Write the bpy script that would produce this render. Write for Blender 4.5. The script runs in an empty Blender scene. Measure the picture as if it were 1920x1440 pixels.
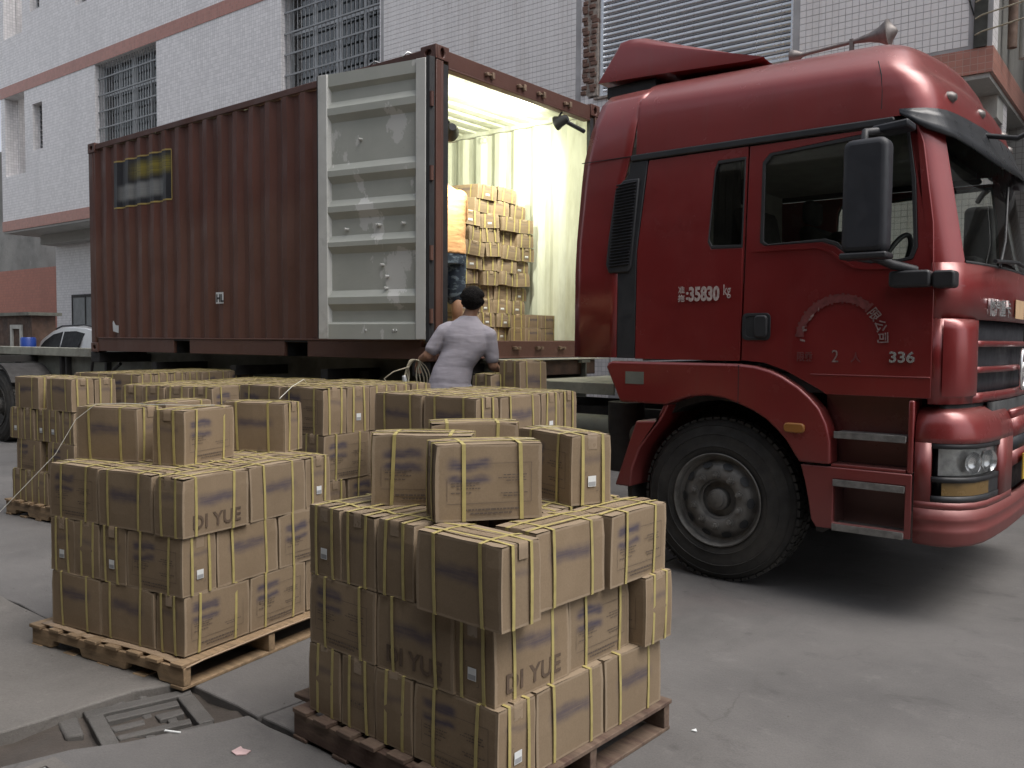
import bpy, bmesh, math, random
from mathutils import Vector, Matrix, Euler
from mathutils.geometry import tessellate_polygon
R = math.radians
rng = random.Random(7)
S = bpy.context.scene
COL = S.collection

# ------------------------------------------------------------------ camera
cam_d = bpy.data.cameras.new("camera")
cam = bpy.data.objects.new("camera", cam_d)
COL.objects.link(cam)
cam_d.lens = 30.427
cam_d.sensor_width = 36.0
cam_d.clip_start = 0.05
cam_d.clip_end = 400
cr, cu, cf = Vector((0.777, 0.6294, 0.0069)), Vector((-0.037, 0.035, 0.9987)), Vector((-0.6277, 0.7768, -0.0506))
cu = cr.cross(cf); cu.normalize(); cf.normalize(); cr = cf.cross(cu)
cam.matrix_world = Matrix(((cr.x, cu.x, -cf.x, 5.0225), (cr.y, cu.y, -cf.y, -5.1949), (cr.z, cu.z, -cf.z, 1.585), (0, 0, 0, 1)))
S.camera = cam

# ------------------------------------------------------------------ world, sun, exposure (dull late afternoon)
SUN_EL, SUN_AZ = R(62), R(80)          # azimuth measured from +y towards +x
w = bpy.data.worlds.new("World")
S.world = w
w.use_nodes = True
nt = w.node_tree
nt.nodes.clear()
sky = nt.nodes.new("ShaderNodeTexSky")
sky.sky_type = 'NISHITA'
sky.sun_disc = False
sky.sun_elevation = SUN_EL
sky.sun_rotation = SUN_AZ
sky.air_density = 1.0
sky.dust_density = 4.0
sky.ozone_density = 0.6
hs = nt.nodes.new("ShaderNodeHueSaturation")
hs.inputs['Saturation'].default_value = 0.35    # overcast: a pale grey sky
bg = nt.nodes.new("ShaderNodeBackground")
bg.inputs['Strength'].default_value = 0.09
out = nt.nodes.new("ShaderNodeOutputWorld")
nt.links.new(sky.outputs[0], hs.inputs['Color'])
nt.links.new(hs.outputs[0], bg.inputs['Color'])
nt.links.new(bg.outputs[0], out.inputs[0])
sd = bpy.data.lights.new("sun", 'SUN')
sd.energy = 0.95
sd.angle = R(45)
sd.color = (1.0, 0.95, 0.9)
sun = bpy.data.objects.new("sun", sd)
COL.objects.link(sun)
dvec = Vector((math.sin(SUN_AZ) * math.cos(SUN_EL), math.cos(SUN_AZ) * math.cos(SUN_EL), math.sin(SUN_EL)))
sun.rotation_euler = dvec.to_track_quat('Z', 'Y').to_euler()
S.view_settings.view_transform = 'Standard'
S.view_settings.look = 'None'
S.view_settings.exposure = 1.18
S.view_settings.gamma = 1.0
S.view_settings.use_curve_mapping = False
S.render.engine = 'CYCLES'
S.cycles.use_denoising = True
S.cycles.max_bounces = 8
S.cycles.transparent_max_bounces = 12
S.cycles.sample_clamp_indirect = 6

# ------------------------------------------------------------------ materials
MATS = {}
def newmat(name):
    m = bpy.data.materials.new(name)
    m.use_nodes = True
    n = m.node_tree
    b = n.nodes["Principled BSDF"]
    MATS[name] = m
    return m, n, b
def N(n, t, **kw):
    x = n.nodes.new(t)
    for k, v in kw.items():
        if k.startswith('i_'):
            key = k[2:]
            key = int(key) if key.isdigit() else key.replace('_', ' ')
            x.inputs[key].default_value = v
        else:
            setattr(x, k, v)
    return x
def L(n, a, b): n.links.new(a, b)
def c4(c): return (c[0], c[1], c[2], 1.0)
def mathn(n, op, a, b=None, c=None, clamp=False):
    x = n.nodes.new("ShaderNodeMath"); x.operation = op; x.use_clamp = clamp
    for i, v in enumerate((a, b, c)):
        if v is None: continue
        if isinstance(v, (int, float)): x.inputs[i].default_value = v
        else: L(n, v, x.inputs[i])
    return x.outputs[0]
def mixc(n, fac, a, b, blend='MIX'):
    x = n.nodes.new("ShaderNodeMix"); x.data_type = 'RGBA'; x.blend_type = blend
    for s, v in ((x.inputs[0], fac), (x.inputs[6], a), (x.inputs[7], b)):
        if isinstance(v, (int, float)): s.default_value = v
        elif isinstance(v, tuple): s.default_value = c4(v)
        else: L(n, v, s)
    return x.outputs[2]
def ramp(n, v, p0, p1, c0=(0, 0, 0), c1=(1, 1, 1)):
    x = n.nodes.new("ShaderNodeValToRGB")
    e = x.color_ramp.elements
    e[0].position, e[1].position = p0, p1
    e[0].color, e[1].color = c4(c0), c4(c1)
    L(n, v, x.inputs[0])
    return x.outputs[0]
SHIFT = [False]
def noise(n, scale, detail=4, rough=0.55, co='Object', stretch=None):
    tc = N(n, "ShaderNodeTexCoord")
    src = tc.outputs[co]
    if SHIFT[0]:                        # every copy of a thing gets its own cut of the pattern
        oi = N(n, "ShaderNodeObjectInfo"); va = N(n, "ShaderNodeVectorMath", operation='SCALE'); va.inputs[0].default_value = (37.0, 23.0, 51.0)
        L(n, oi.outputs['Random'], va.inputs['Scale']); vb = N(n, "ShaderNodeVectorMath", operation='ADD')
        L(n, src, vb.inputs[0]); L(n, va.outputs[0], vb.inputs[1]); src = vb.outputs[0]
    if stretch:
        mp = N(n, "ShaderNodeMapping"); mp.inputs['Scale'].default_value = stretch
        L(n, src, mp.inputs[0]); src = mp.outputs[0]
    x = N(n, "ShaderNodeTexNoise", i_Scale=scale, i_Detail=detail, i_Roughness=rough)
    L(n, src, x.inputs['Vector'])
    return x.outputs[0]
def simple(name, col, rough=0.6, metal=0.0, var=0.25, scale=6.0, bump=0.0, bscale=60.0, coat=0.0, stretch=None, dirt=None, dirtpos=(0.5, 0.75), spec=0.5):
    """base colour broken up by noise, optional dirt patches, grain bump"""
    m, n, b = newmat(name)
    f = noise(n, scale, 5, 0.6, stretch=stretch)
    dark = tuple(c * (1 - var) for c in col)
    lite = tuple(min(1, c * (1 + var)) for c in col)
    c = ramp(n, f, 0.3, 0.7, dark, lite)
    if dirt:
        f2 = noise(n, scale * 0.45, 6, 0.7, stretch=stretch)
        c = mixc(n, ramp(n, f2, dirtpos[0], dirtpos[1]), c, dirt)
    L(n, c, b.inputs['Base Color'])
    b.inputs['Roughness'].default_value = rough
    r2 = ramp(n, noise(n, scale * 2.3, 4), 0.3, 0.7, (rough * 0.8,) * 3, (min(1, rough * 1.2),) * 3)
    L(n, r2, b.inputs['Roughness'])
    b.inputs['Metallic'].default_value = metal
    b.inputs['Coat Weight'].default_value = coat
    b.inputs['Specular IOR Level'].default_value = spec
    if bump:
        bp = N(n, "ShaderNodeBump", i_Strength=bump, i_Distance=0.01)
        L(n, noise(n, bscale, 4), bp.inputs['Height'])
        L(n, bp.outputs[0], b.inputs['Normal'])
    return m

def uvbox(n, u0, u1, v0, v1, soft, U, V):
    """soft-edged rectangle mask in uv"""
    def edge(x, a, bb):
        mr = N(n, "ShaderNodeMapRange", interpolation_type='SMOOTHSTEP'); mr.inputs[1].default_value = a; mr.inputs[2].default_value = bb
        L(n, x, mr.inputs[0]); return mr.outputs[0]
    a = mathn(n, 'MULTIPLY', edge(U, u0 - soft, u0 + soft), edge(U, u1 + soft, u1 - soft))
    b2 = mathn(n, 'MULTIPLY', edge(V, v0 - soft, v0 + soft), edge(V, v1 + soft, v1 - soft))
    return mathn(n, 'MULTIPLY', a, b2)

def cardboard():
    m, n, b = newmat("cardboard")
    oi = N(n, "ShaderNodeObjectInfo")
    rnd = oi.outputs['Random']
    base = mixc(n, ramp(n, noise(n, 5, 4), 0.3, 0.7), (0.225, 0.165, 0.106), (0.268, 0.200, 0.132))
    base = mixc(n, mathn(n, 'MULTIPLY', rnd, 0.5), base, (0.212, 0.162, 0.110))
    fine = ramp(n, noise(n, 160, 3), 0.25, 0.75, (0.92,) * 3, (1.06,) * 3)
    base = mixc(n, 1.0, base, fine, 'MULTIPLY')
    # scuffs
    sc = ramp(n, noise(n, 14, 8, 0.75, stretch=(1, 1, 2.2)), 0.62, 0.8)
    base = mixc(n, mathn(n, 'MULTIPLY', sc, 0.35), base, (0.34, 0.27, 0.2))
    # the smeared, unreadable blue print (uv: u 0..1 framed long face, 2..3 plain long face, 4..6 ends)
    uv = N(n, "ShaderNodeUVMap")
    sp = N(n, "ShaderNodeSeparateXYZ"); L(n, uv.outputs[0], sp.inputs[0])
    U, V = sp.outputs[0], sp.outputs[1]
    sh = mathn(n, 'MULTIPLY_ADD', rnd, 0.10, -0.05)
    V2 = mathn(n, 'ADD', V, sh)
    wob = mathn(n, 'MULTIPLY_ADD', noise(n, 9, 3), 0.2, -0.1)
    V2 = mathn(n, 'ADD', V2, wob)
    m1 = mathn(n, 'ADD', uvbox(n, 0.12, 0.50, 0.70, 0.83, 0.05, U, V2), uvbox(n, 0.12, 0.50, 0.53, 0.62, 0.05, U, V2))
    m2 = uvbox(n, 2.22, 2.78, 0.54, 0.70, 0.08, U, V2)
    m3 = mathn(n, 'ADD', uvbox(n, 4.2, 4.8, 0.64, 0.72, 0.06, U, V2), uvbox(n, 6.2, 6.8, 0.64, 0.72, 0.06, U, V2))
    st = ramp(n, noise(n, 10, 3, 0.6, stretch=(0.6, 0.6, 9)), 0.25, 0.6, (0.5,) * 3, (1, 1, 1))
    mk = mathn(n, 'MULTIPLY', mathn(n, 'ADD', mathn(n, 'ADD', m1, mathn(n, 'MULTIPLY', m2, 0.85)), mathn(n, 'MULTIPLY', m3, 0.5)), st, clamp=True)
    base = mixc(n, mathn(n, 'MULTIPLY', mk, 0.82), base, (0.040, 0.040, 0.075))
    # worn, paler edges and creases
    def fr(x): return mathn(n, 'FRACT', mathn(n, 'MULTIPLY', x, 0.99999))
    fu, fv = fr(U), fr(V)
    def lowedge(x): return mathn(n, 'MINIMUM', x, mathn(n, 'SUBTRACT', 1.0, x))
    ee = mathn(n, 'MINIMUM', lowedge(fu), lowedge(fv))
    ee = mathn(n, 'SUBTRACT', ee, mathn(n, 'MULTIPLY', noise(n, 30, 5, 0.7), 0.05))
    base = mixc(n, mathn(n, 'MULTIPLY', ramp(n, ee, 0.0, 0.012, (1, 1, 1), (0, 0, 0)), 0.30), base, (0.42, 0.34, 0.25))
    grime = ramp(n, noise(n, 4, 7, 0.7), 0.52, 0.75)
    base = mixc(n, mathn(n, 'MULTIPLY', grime, 0.22), base, (0.12, 0.085, 0.055))
    L(n, base, b.inputs['Base Color'])
    b.inputs['Roughness'].default_value = 0.85
    b.inputs['Specular IOR Level'].default_value = 0.2
    bp = N(n, "ShaderNodeBump", i_Strength=0.4, i_Distance=0.008)
    hmix = mathn(n, 'ADD', noise(n, 7, 3), mathn(n, 'MULTIPLY', noise(n, 120, 2), 0.08))
    L(n, hmix, bp.inputs['Height']); L(n, bp.outputs[0], b.inputs['Normal'])
SHIFT[0] = True
cardboard()
simple("strap", (0.40, 0.335, 0.13), 0.5, var=0.15, scale=20)
simple("strap_white", (0.6, 0.6, 0.55), 0.4, var=0.1)
simple("sticker", (0.66, 0.68, 0.68), 0.6, var=0.06)
simple("sticker_grey", (0.30, 0.31, 0.32), 0.6, var=0.15)
simple("ink", (0.10, 0.075, 0.06), 0.8, var=0.2, scale=40)
simple("ink_pale", (0.10, 0.068, 0.046), 0.85, var=0.25, scale=30)
simple("packing_tape", (0.27, 0.205, 0.14), 0.3, var=0.12, scale=9)
simple("pallet_wood", (0.26, 0.18, 0.105), 0.8, var=0.3, scale=5, stretch=(1, 6, 6), bump=0.3, bscale=40, dirt=(0.1, 0.075, 0.05), dirtpos=(0.5, 0.8))
simple("pallet_wood_old", (0.13, 0.09, 0.065), 0.85, var=0.35, scale=5, stretch=(1, 6, 6), bump=0.3, bscale=40, dirt=(0.07, 0.035, 0.028), dirtpos=(0.45, 0.7))
SHIFT[0] = False
simple("plywood", (0.36, 0.26, 0.17), 0.7, var=0.15, scale=4)

def concrete(name, a, b_, scale=0.9):
    m, n, b = newmat(name)
    f = noise(n, scale, 8, 0.62, 'Object')
    c = ramp(n, f, 0.32, 0.68, a, b_)
    f2 = ramp(n, noise(n, 3.7, 10, 0.75), 0.56, 0.72)
    c = mixc(n, mathn(n, 'MULTIPLY', f2, 0.45), c, tuple(x * 1.45 for x in b_))
    f5 = ramp(n, noise(n, 11, 10, 0.8), 0.60, 0.70)
    c = mixc(n, mathn(n, 'MULTIPLY', f5, 0.4), c, tuple(x * 1.7 for x in b_))
    f6 = ramp(n, noise(n, 1.1, 7, 0.65, stretch=(1, 0.35, 1)), 0.55, 0.72)
    c = mixc(n, mathn(n, 'MULTIPLY', f6, 0.4), c, tuple(x * 0.55 for x in a))
    f3 = ramp(n, noise(n, 2.1, 9, 0.7, stretch=(1, 1.6, 1)), 0.58, 0.75)
    c = mixc(n, mathn(n, 'MULTIPLY', f3, 0.6), c, tuple(x * 0.45 for x in a))
    f4 = ramp(n, noise(n, 0.55, 5, 0.6), 0.62, 0.70)
    c = mixc(n, mathn(n, 'MULTIPLY', f4, 0.25), c, (0.17, 0.14, 0.132))
    sp = ramp(n, noise(n, 130, 3, 0.6), 0.3, 0.7, (0.86,) * 3, (1.12,) * 3)
    c = mixc(n, 1.0, c, sp, 'MULTIPLY')
    vs = N(n, "ShaderNodeTexVoronoi", i_Scale=2.6, i_Randomness=1.0)
    tc0 = N(n, "ShaderNodeTexCoord"); L(n, tc0.outputs['Object'], vs.inputs['Vector'])
    ol = ramp(n, mathn(n, 'ADD', vs.outputs['Distance'], mathn(n, 'MULTIPLY', noise(n, 9, 5, 0.7), 0.16)), 0.09, 0.17, (1, 1, 1), (0, 0, 0))
    c = mixc(n, mathn(n, 'MULTIPLY', ol, 0.45), c, tuple(x * 0.45 for x in a))
    gr = ramp(n, noise(n, 55, 6, 0.8), 0.62, 0.72)
    c = mixc(n, mathn(n, 'MULTIPLY', gr, 0.35), c, tuple(x * 1.8 for x in b_))
    gd = ramp(n, noise(n, 48, 6, 0.8), 0.28, 0.38, (1, 1, 1), (0, 0, 0))
    c = mixc(n, mathn(n, 'MULTIPLY', gd, 0.5), c, tuple(x * 0.4 for x in a))
    # hairline cracks
    vt = N(n, "ShaderNodeTexVoronoi", feature='DISTANCE_TO_EDGE', i_Scale=0.42)
    tc = N(n, "ShaderNodeTexCoord")
    dn = N(n, "ShaderNodeTexNoise", i_Scale=2.2, i_Detail=6.0)
    L(n, tc.outputs['Object'], dn.inputs['Vector'])
    vm = N(n, "ShaderNodeVectorMath", operation='MULTIPLY_ADD')
    vm.inputs[1].default_value = (0.55, 0.55, 0.0); L(n, dn.outputs['Color'], vm.inputs[0]); L(n, tc.outputs['Object'], vm.inputs[2])
    L(n, vm.outputs[0], vt.inputs['Vector'])
    ck = ramp(n, vt.outputs['Distance'], 0.0012, 0.004, (1, 1, 1), (0, 0, 0))
    ck = mathn(n, 'MULTIPLY', ck, ramp(n, noise(n, 0.7, 3), 0.52, 0.66))
    c = mixc(n, mathn(n, 'MULTIPLY', ck, 0.45), c, (0.05, 0.045, 0.04))
    L(n, c, b.inputs['Base Color'])
    r = ramp(n, noise(n, 1.3, 6), 0.35, 0.7, (0.62,) * 3, (0.9,) * 3)
    L(n, r, b.inputs['Roughness'])
    bp = N(n, "ShaderNodeBump", i_Strength=0.35, i_Distance=0.01)
    h = mathn(n, 'ADD', noise(n, 60, 5, 0.7), mathn(n, 'MULTIPLY', noise(n, 6, 5, 0.6), 1.2))
    L(n, h, bp.inputs['Height']); L(n, bp.outputs[0], b.inputs['Normal'])
concrete("concrete_ground", (0.098, 0.094, 0.092), (0.15, 0.143, 0.138))
concrete("concrete_slab_pale", (0.12, 0.112, 0.103), (0.172, 0.16, 0.148))
concrete("gutter_dirt", (0.045, 0.037, 0.031), (0.075, 0.062, 0.053), 3)
concrete("gutter_concrete", (0.07, 0.066, 0.062), (0.11, 0.104, 0.098), 3)
concrete("old_wall", (0.14, 0.14, 0.13), (0.32, 0.31, 0.29), 0.5)
concrete("soffit", (0.34, 0.34, 0.32), (0.42, 0.41, 0.39), 0.5)

def tilewall(name, tile, joint, size, gap, var=0.06, rough=0.3, co='Object'):
    """square tiles on the x-z plane: joints sunk in the bump, a slight shade per tile"""
    m, n, b = newmat(name)
    tc = N(n, "ShaderNodeTexCoord")
    sp = N(n, "ShaderNodeSeparateXYZ"); L(n, tc.outputs[co], sp.inputs[0])
    hx = mathn(n, 'ADD', sp.outputs[0], sp.outputs[1])
    u = mathn(n, 'MULTIPLY', hx, 1 / size); v = mathn(n, 'MULTIPLY', sp.outputs[2], 1 / size)
    def tri(x): return mathn(n, 'ABSOLUTE', mathn(n, 'SUBTRACT', mathn(n, 'FRACT', x), 0.5))
    mx = mathn(n, 'MAXIMUM', tri(u), tri(v))
    jt = ramp(n, mx, 0.5 - gap * 1.4, 0.5 - gap * 0.6)
    wn = N(n, "ShaderNodeTexWhiteNoise", noise_dimensions='2D')
    cb = N(n, "ShaderNodeCombineXYZ")
    L(n, mathn(n, 'FLOOR', u), cb.inputs[0]); L(n, mathn(n, 'FLOOR', v), cb.inputs[1]); L(n, cb.outputs[0], wn.inputs[0])
    c = mixc(n, wn.outputs[0], tuple(x * (1 - var) for x in tile), tuple(min(1, x * (1 + var)) for x in tile))
    st = ramp(n, noise(n, 0.6, 7, 0.65, stretch=(1.5, 1.5, 0.35)), 0.52, 0.75)
    c = mixc(n, mathn(n, 'MULTIPLY', st, 0.4), c, tuple(x * 0.68 for x in tile))
    c = mixc(n, jt, c, joint)
    L(n, c, b.inputs['Base Color'])
    L(n, ramp(n, jt, 0, 1, (rough,) * 3, (0.9,) * 3), b.inputs['Roughness'])
    bp = N(n, "ShaderNodeBump", i_Strength=0.5, i_Distance=0.004, invert=True)
    L(n, jt, bp.inputs['Height']); L(n, bp.outputs[0], b.inputs['Normal'])
tilewall("white_tile_far", (0.77, 0.75, 0.755), (0.47, 0.46, 0.47), 0.067, 0.04, 0.09)
tilewall("white_tile_old", (0.40, 0.39, 0.37), (0.22, 0.21, 0.2), 0.071, 0.05)
tilewall("pink_tile", (0.40, 0.175, 0.135), (0.42, 0.28, 0.24), 0.067, 0.04, 0.1)
tilewall("orange_tile", (0.36, 0.125, 0.085), (0.30, 0.17, 0.13), 0.09, 0.05, 0.1, 0.45)
simple("tile_white", (0.75, 0.735, 0.735), 0.3, var=0.06, scale=2.2, dirt=(0.50, 0.46, 0.43), dirtpos=(0.50, 0.85), stretch=(2.2, 2.2, 0.4))
simple("tile_grout", (0.37, 0.37, 0.38), 0.95, var=0.2, scale=3)
simple("brick", (0.15, 0.088, 0.068), 0.9, var=0.4, scale=15, bump=0.5, bscale=40)
simple("mortar", (0.30, 0.26, 0.23), 0.95, var=0.4, scale=18, bump=0.6, bscale=30)
simple("shutter_steel", (0.62, 0.64, 0.67), 0.27, metal=0.7, var=0.06, scale=2)
simple("window_frame", (0.46, 0.47, 0.48), 0.45, metal=0.4, var=0.08)
simple("grille_bar", (0.30, 0.31, 0.32), 0.5, metal=0.3, var=0.15)
simple("dark_void", (0.02, 0.022, 0.024), 0.7, var=0.3)
simple("reveal", (0.55, 0.54, 0.54), 0.7, var=0.05)
simple("room_yellow", (0.45, 0.36, 0.2), 0.8, var=0.3, scale=1.5)
simple("cloth_pink", (0.5, 0.36, 0.36), 0.9, var=0.3, scale=9)
simple("door_grey", (0.23, 0.24, 0.24), 0.6, var=0.15)
simple("curtain_cloth", (0.36, 0.38, 0.41), 0.9, var=0.12)
simple("pipe_pvc", (0.5, 0.5, 0.46), 0.5, var=0.15)
simple("pipe_rust", (0.15, 0.10, 0.075), 0.8, var=0.4, scale=8)
simple("stain_black", (0.05, 0.052, 0.047), 0.9, var=0.5, scale=6)
simple("wire", (0.02, 0.02, 0.02), 0.6, var=0.1)
simple("bar_pale", (0.42, 0.38, 0.28), 0.6, var=0.25, scale=12)

def container_paint(name, col, rust=(0.10, 0.045, 0.025), rough=0.55):
    m, n, b = newmat(name)
    c = ramp(n, noise(n, 2.0, 6, 0.6, stretch=(1, 1, 0.5)), 0.3, 0.7, tuple(x * 0.85 for x in col), tuple(x * 1.12 for x in col))
    st = ramp(n, noise(n, 2.2, 8, 0.68, stretch=(5, 5, 0.45)), 0.5, 0.75)
    c = mixc(n, mathn(n, 'MULTIPLY', st, 0.55), c, tuple(0.55 * x + 0.45 * y for x, y in zip(col, (0.11, 0.065, 0.05))))
    # weathered lower part: the paint has chalked and browned below the middle of the wall
    tc = N(n, "ShaderNodeTexCoord"); sp = N(n, "ShaderNodeSeparateXYZ"); L(n, tc.outputs['Object'], sp.inputs[0])
    z = mathn(n, 'ADD', sp.outputs[2], mathn(n, 'MULTIPLY', noise(n, 1.1, 5, 0.6), 0.55))
    lo = ramp(n, mathn(n, 'MULTIPLY', z, 0.25), 0.40, 0.47, (1, 1, 1), (0, 0, 0))
    c = mixc(n, mathn(n, 'MULTIPLY', lo, 0.65), c, (0.135, 0.068, 0.048))
    # scuffed ridges and chips
    ch = ramp(n, noise(n, 16, 9, 0.8, stretch=(2.5, 1, 0.6)), 0.65, 0.73)
    c = mixc(n, mathn(n, 'MULTIPLY', ch, 0.6), c, (0.26, 0.2, 0.17))
    rs = ramp(n, noise(n, 6, 8, 0.75), 0.58, 0.72)
    c = mixc(n, mathn(n, 'MULTIPLY', rs, 0.6), c, rust)
    L(n, c, b.inputs['Base Color'])
    L(n, ramp(n, noise(n, 3, 5), 0.3, 0.7, (rough * 0.8,) * 3, (min(1, rough * 1.3),) * 3), b.inputs['Roughness'])
    bp = N(n, "ShaderNodeBump", i_Strength=0.35, i_Distance=0.03)
    L(n, noise(n, 2.6, 6, 0.65), bp.inputs['Height']); L(n, bp.outputs[0], b.inputs['Normal'])
container_paint("container_paint", (0.102, 0.037, 0.025))
container_paint("container_frame", (0.09, 0.036, 0.026))
simple("container_white", (0.62, 0.65, 0.56), 0.5, var=0.1, scale=3, dirt=(0.40, 0.41, 0.31), dirtpos=(0.46, 0.7), stretch=(3, 3, 0.5))
def door_inside():
    m, n, b = newmat("door_inside")
    c = ramp(n, noise(n, 2.4, 6, 0.6), 0.3, 0.7, (0.33, 0.345, 0.31), (0.40, 0.41, 0.375))
    tp = ramp(n, noise(n, 3.3, 7, 0.66, stretch=(1, 1, 0.55)), 0.57, 0.585)
    c = mixc(n, mathn(n, 'MULTIPLY', tp, 0.7), c, (0.58, 0.58, 0.56))
    sc = ramp(n, noise(n, 9, 9, 0.78, stretch=(1, 1, 3)), 0.62, 0.74)
    c = mixc(n, mathn(n, 'MULTIPLY', sc, 0.5), c, (0.13, 0.125, 0.10))
    L(n, c, b.inputs['Base Color']); b.inputs['Roughness'].default_value = 0.5
door_inside()
simple("door_edge", (0.50, 0.505, 0.48), 0.5, var=0.1, scale=3, dirt=(0.27, 0.27, 0.25), dirtpos=(0.55, 0.7))
simple("rubber", (0.022, 0.022, 0.024), 0.6, var=0.3)
simple("plank_floor", (0.20, 0.14, 0.09), 0.7, var=0.3, stretch=(1, 8, 1))
simple("steel_worn", (0.30, 0.22, 0.16), 0.5, metal=0.6, var=0.4, scale=30)
simple("chassis", (0.028, 0.026, 0.025), 0.7, var=0.4, scale=5)
simple("chassis_green", (0.17, 0.175, 0.145), 0.65, var=0.25, scale=3, dirt=(0.09, 0.085, 0.07), dirtpos=(0.5, 0.7))
simple("beam_brown", (0.10, 0.06, 0.042), 0.75, var=0.35, scale=6, dirt=(0.05, 0.035, 0.03), dirtpos=(0.5, 0.7))
simple("deck_pale", (0.36, 0.36, 0.30), 0.6, var=0.2, scale=5, dirt=(0.2, 0.19, 0.15), dirtpos=(0.5, 0.7))
simple("tyre", (0.028, 0.027, 0.025), 0.85, var=0.35, scale=5, bump=0.2, bscale=80, dirt=(0.055, 0.05, 0.042), dirtpos=(0.5, 0.75))
simple("rim", (0.15, 0.145, 0.135), 0.6, metal=0.25, var=0.3, scale=8, dirt=(0.045, 0.04, 0.034), dirtpos=(0.45, 0.7))

def carpaint(name, col, dirty=0.35, dust_sheen=0.45):
    m, n, b = newmat(name)
    c = ramp(n, noise(n, 1.6, 5), 0.3, 0.7, tuple(x * 0.9 for x in col), tuple(x * 1.08 for x in col))
    geo = N(n, "ShaderNodeNewGeometry")
    sp = N(n, "ShaderNodeSeparateXYZ"); L(n, geo.outputs['Position'], sp.inputs[0])
    zz = mathn(n, 'ADD', sp.outputs[2], mathn(n, 'MULTIPLY', noise(n, 2.5, 6, 0.7), 0.7))
    lo = ramp(n, mathn(n, 'MULTIPLY', zz, 0.5), 0.42, 0.80, (1, 1, 1), (0, 0, 0))       # road film low down
    c = mixc(n, mathn(n, 'MULTIPLY', lo, dirty), c, (0.075, 0.052, 0.042))
    sn = N(n, "ShaderNodeSeparateXYZ"); L(n, geo.outputs['Normal'], sn.inputs[0])
    up = ramp(n, sn.outputs[2], 0.25, 0.95)                                             # sky sheen painted into the colour of dusty upward faces
    c = mixc(n, mathn(n, 'MULTIPLY', mathn(n, 'MULTIPLY', up, dust_sheen), ramp(n, noise(n, 3.5, 7, 0.7), 0.25, 0.7, (0.6,) * 3, (1, 1, 1))), c, (0.34, 0.19, 0.17))
    # rain-washed streaks and specks
    st = ramp(n, noise(n, 3.0, 7, 0.7, stretch=(5, 5, 0.35)), 0.52, 0.74)
    c = mixc(n, mathn(n, 'MULTIPLY', st, 0.12), c, (0.16, 0.085, 0.075))
    sp2 = ramp(n, noise(n, 26, 8, 0.75), 0.6, 0.8)
    c = mixc(n, mathn(n, 'MULTIPLY', sp2, 0.18), c, (0.2, 0.12, 0.1))
    L(n, c, b.inputs['Base Color'])
    L(n, mathn(n, 'ADD', ramp(n, noise(n, 5, 6), 0.35, 0.7, (0.3,) * 3, (0.42,) * 3), mathn(n, 'MULTIPLY', lo, 0.3)), b.inputs['Roughness'])
    b.inputs['Metallic'].default_value = 0.35
    b.inputs['Coat Weight'].default_value = 0.7
    b.inputs['Coat IOR'].default_value = 1.65
    L(n, mathn(n, 'ADD', ramp(n, noise(n, 4, 6, 0.65), 0.35, 0.7, (0.16,) * 3, (0.30,) * 3), mathn(n, 'MULTIPLY', lo, 0.3)), b.inputs['Coat Roughness'])
    bp = N(n, "ShaderNodeBump", i_Strength=0.06, i_Distance=0.05)                       # slightly wavy sheet metal
    L(n, noise(n, 2.3, 2, 0.4, stretch=(0.6, 0.6, 2.2)), bp.inputs['Height']); L(n, bp.outputs[0], b.inputs['Normal']); L(n, bp.outputs[0], b.inputs['Coat Normal'])
carpaint("truck_red", (0.235, 0.021, 0.021))
carpaint("truck_red_dirty_shaded", (0.12, 0.02, 0.018), 0.5, 0.2)  # dirty red, also darkened for the shade inside the step wells
carpaint("suv_white", (0.66, 0.67, 0.68), 0.1, 0.0)
simple("black_plastic", (0.022, 0.023, 0.026), 0.5, var=0.25, scale=6)
simple("grey_plastic", (0.021, 0.023, 0.029), 0.55, var=0.2, scale=6)
simple("car_window", (0.012, 0.013, 0.014), 0.45, var=0.1, spec=0.08)
simple("visor_plastic", (0.024, 0.026, 0.03), 0.3, var=0.2, scale=4)
simple("step_metal", (0.20, 0.195, 0.185), 0.55, metal=0.4, var=0.3, scale=25)
simple("chrome", (0.72, 0.72, 0.72), 0.22, metal=0.75, var=0.05)
simple("horn_metal", (0.22, 0.20, 0.19), 0.45, metal=0.5, var=0.3, scale=14)
simple("amber", (0.28, 0.12, 0.03), 0.3, var=0.15)
simple("lamp_amber", (0.16, 0.10, 0.035), 0.25, var=0.15)
simple("cab_trim", (0.40, 0.41, 0.38), 0.9, var=0.15)
simple("lamp_clear", (0.62, 0.63, 0.62), 0.2, metal=0.35, var=0.3, scale=18)
simple("number_yellow", (0.55, 0.38, 0.05), 0.45, var=0.15)
simple("paper_tan", (0.50, 0.34, 0.20), 0.7, var=0.1)
simple("paint_pale", (0.42, 0.34, 0.32), 0.6, var=0.3, scale=40)
simple("paint_worn", (0.24, 0.16, 0.15), 0.6, var=0.5, scale=60)
simple("paint_faded", (0.165, 0.045, 0.044), 0.45, var=0.3, scale=30)
simple("seat_fabric", (0.035, 0.034, 0.036), 0.9, var=0.3)
simple("skin", (0.30, 0.165, 0.105), 0.55, var=0.1, scale=12)
simple("hair", (0.006, 0.005, 0.005), 0.75, var=0.4, scale=60, bump=0.8, bscale=120, spec=0.15)
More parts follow.
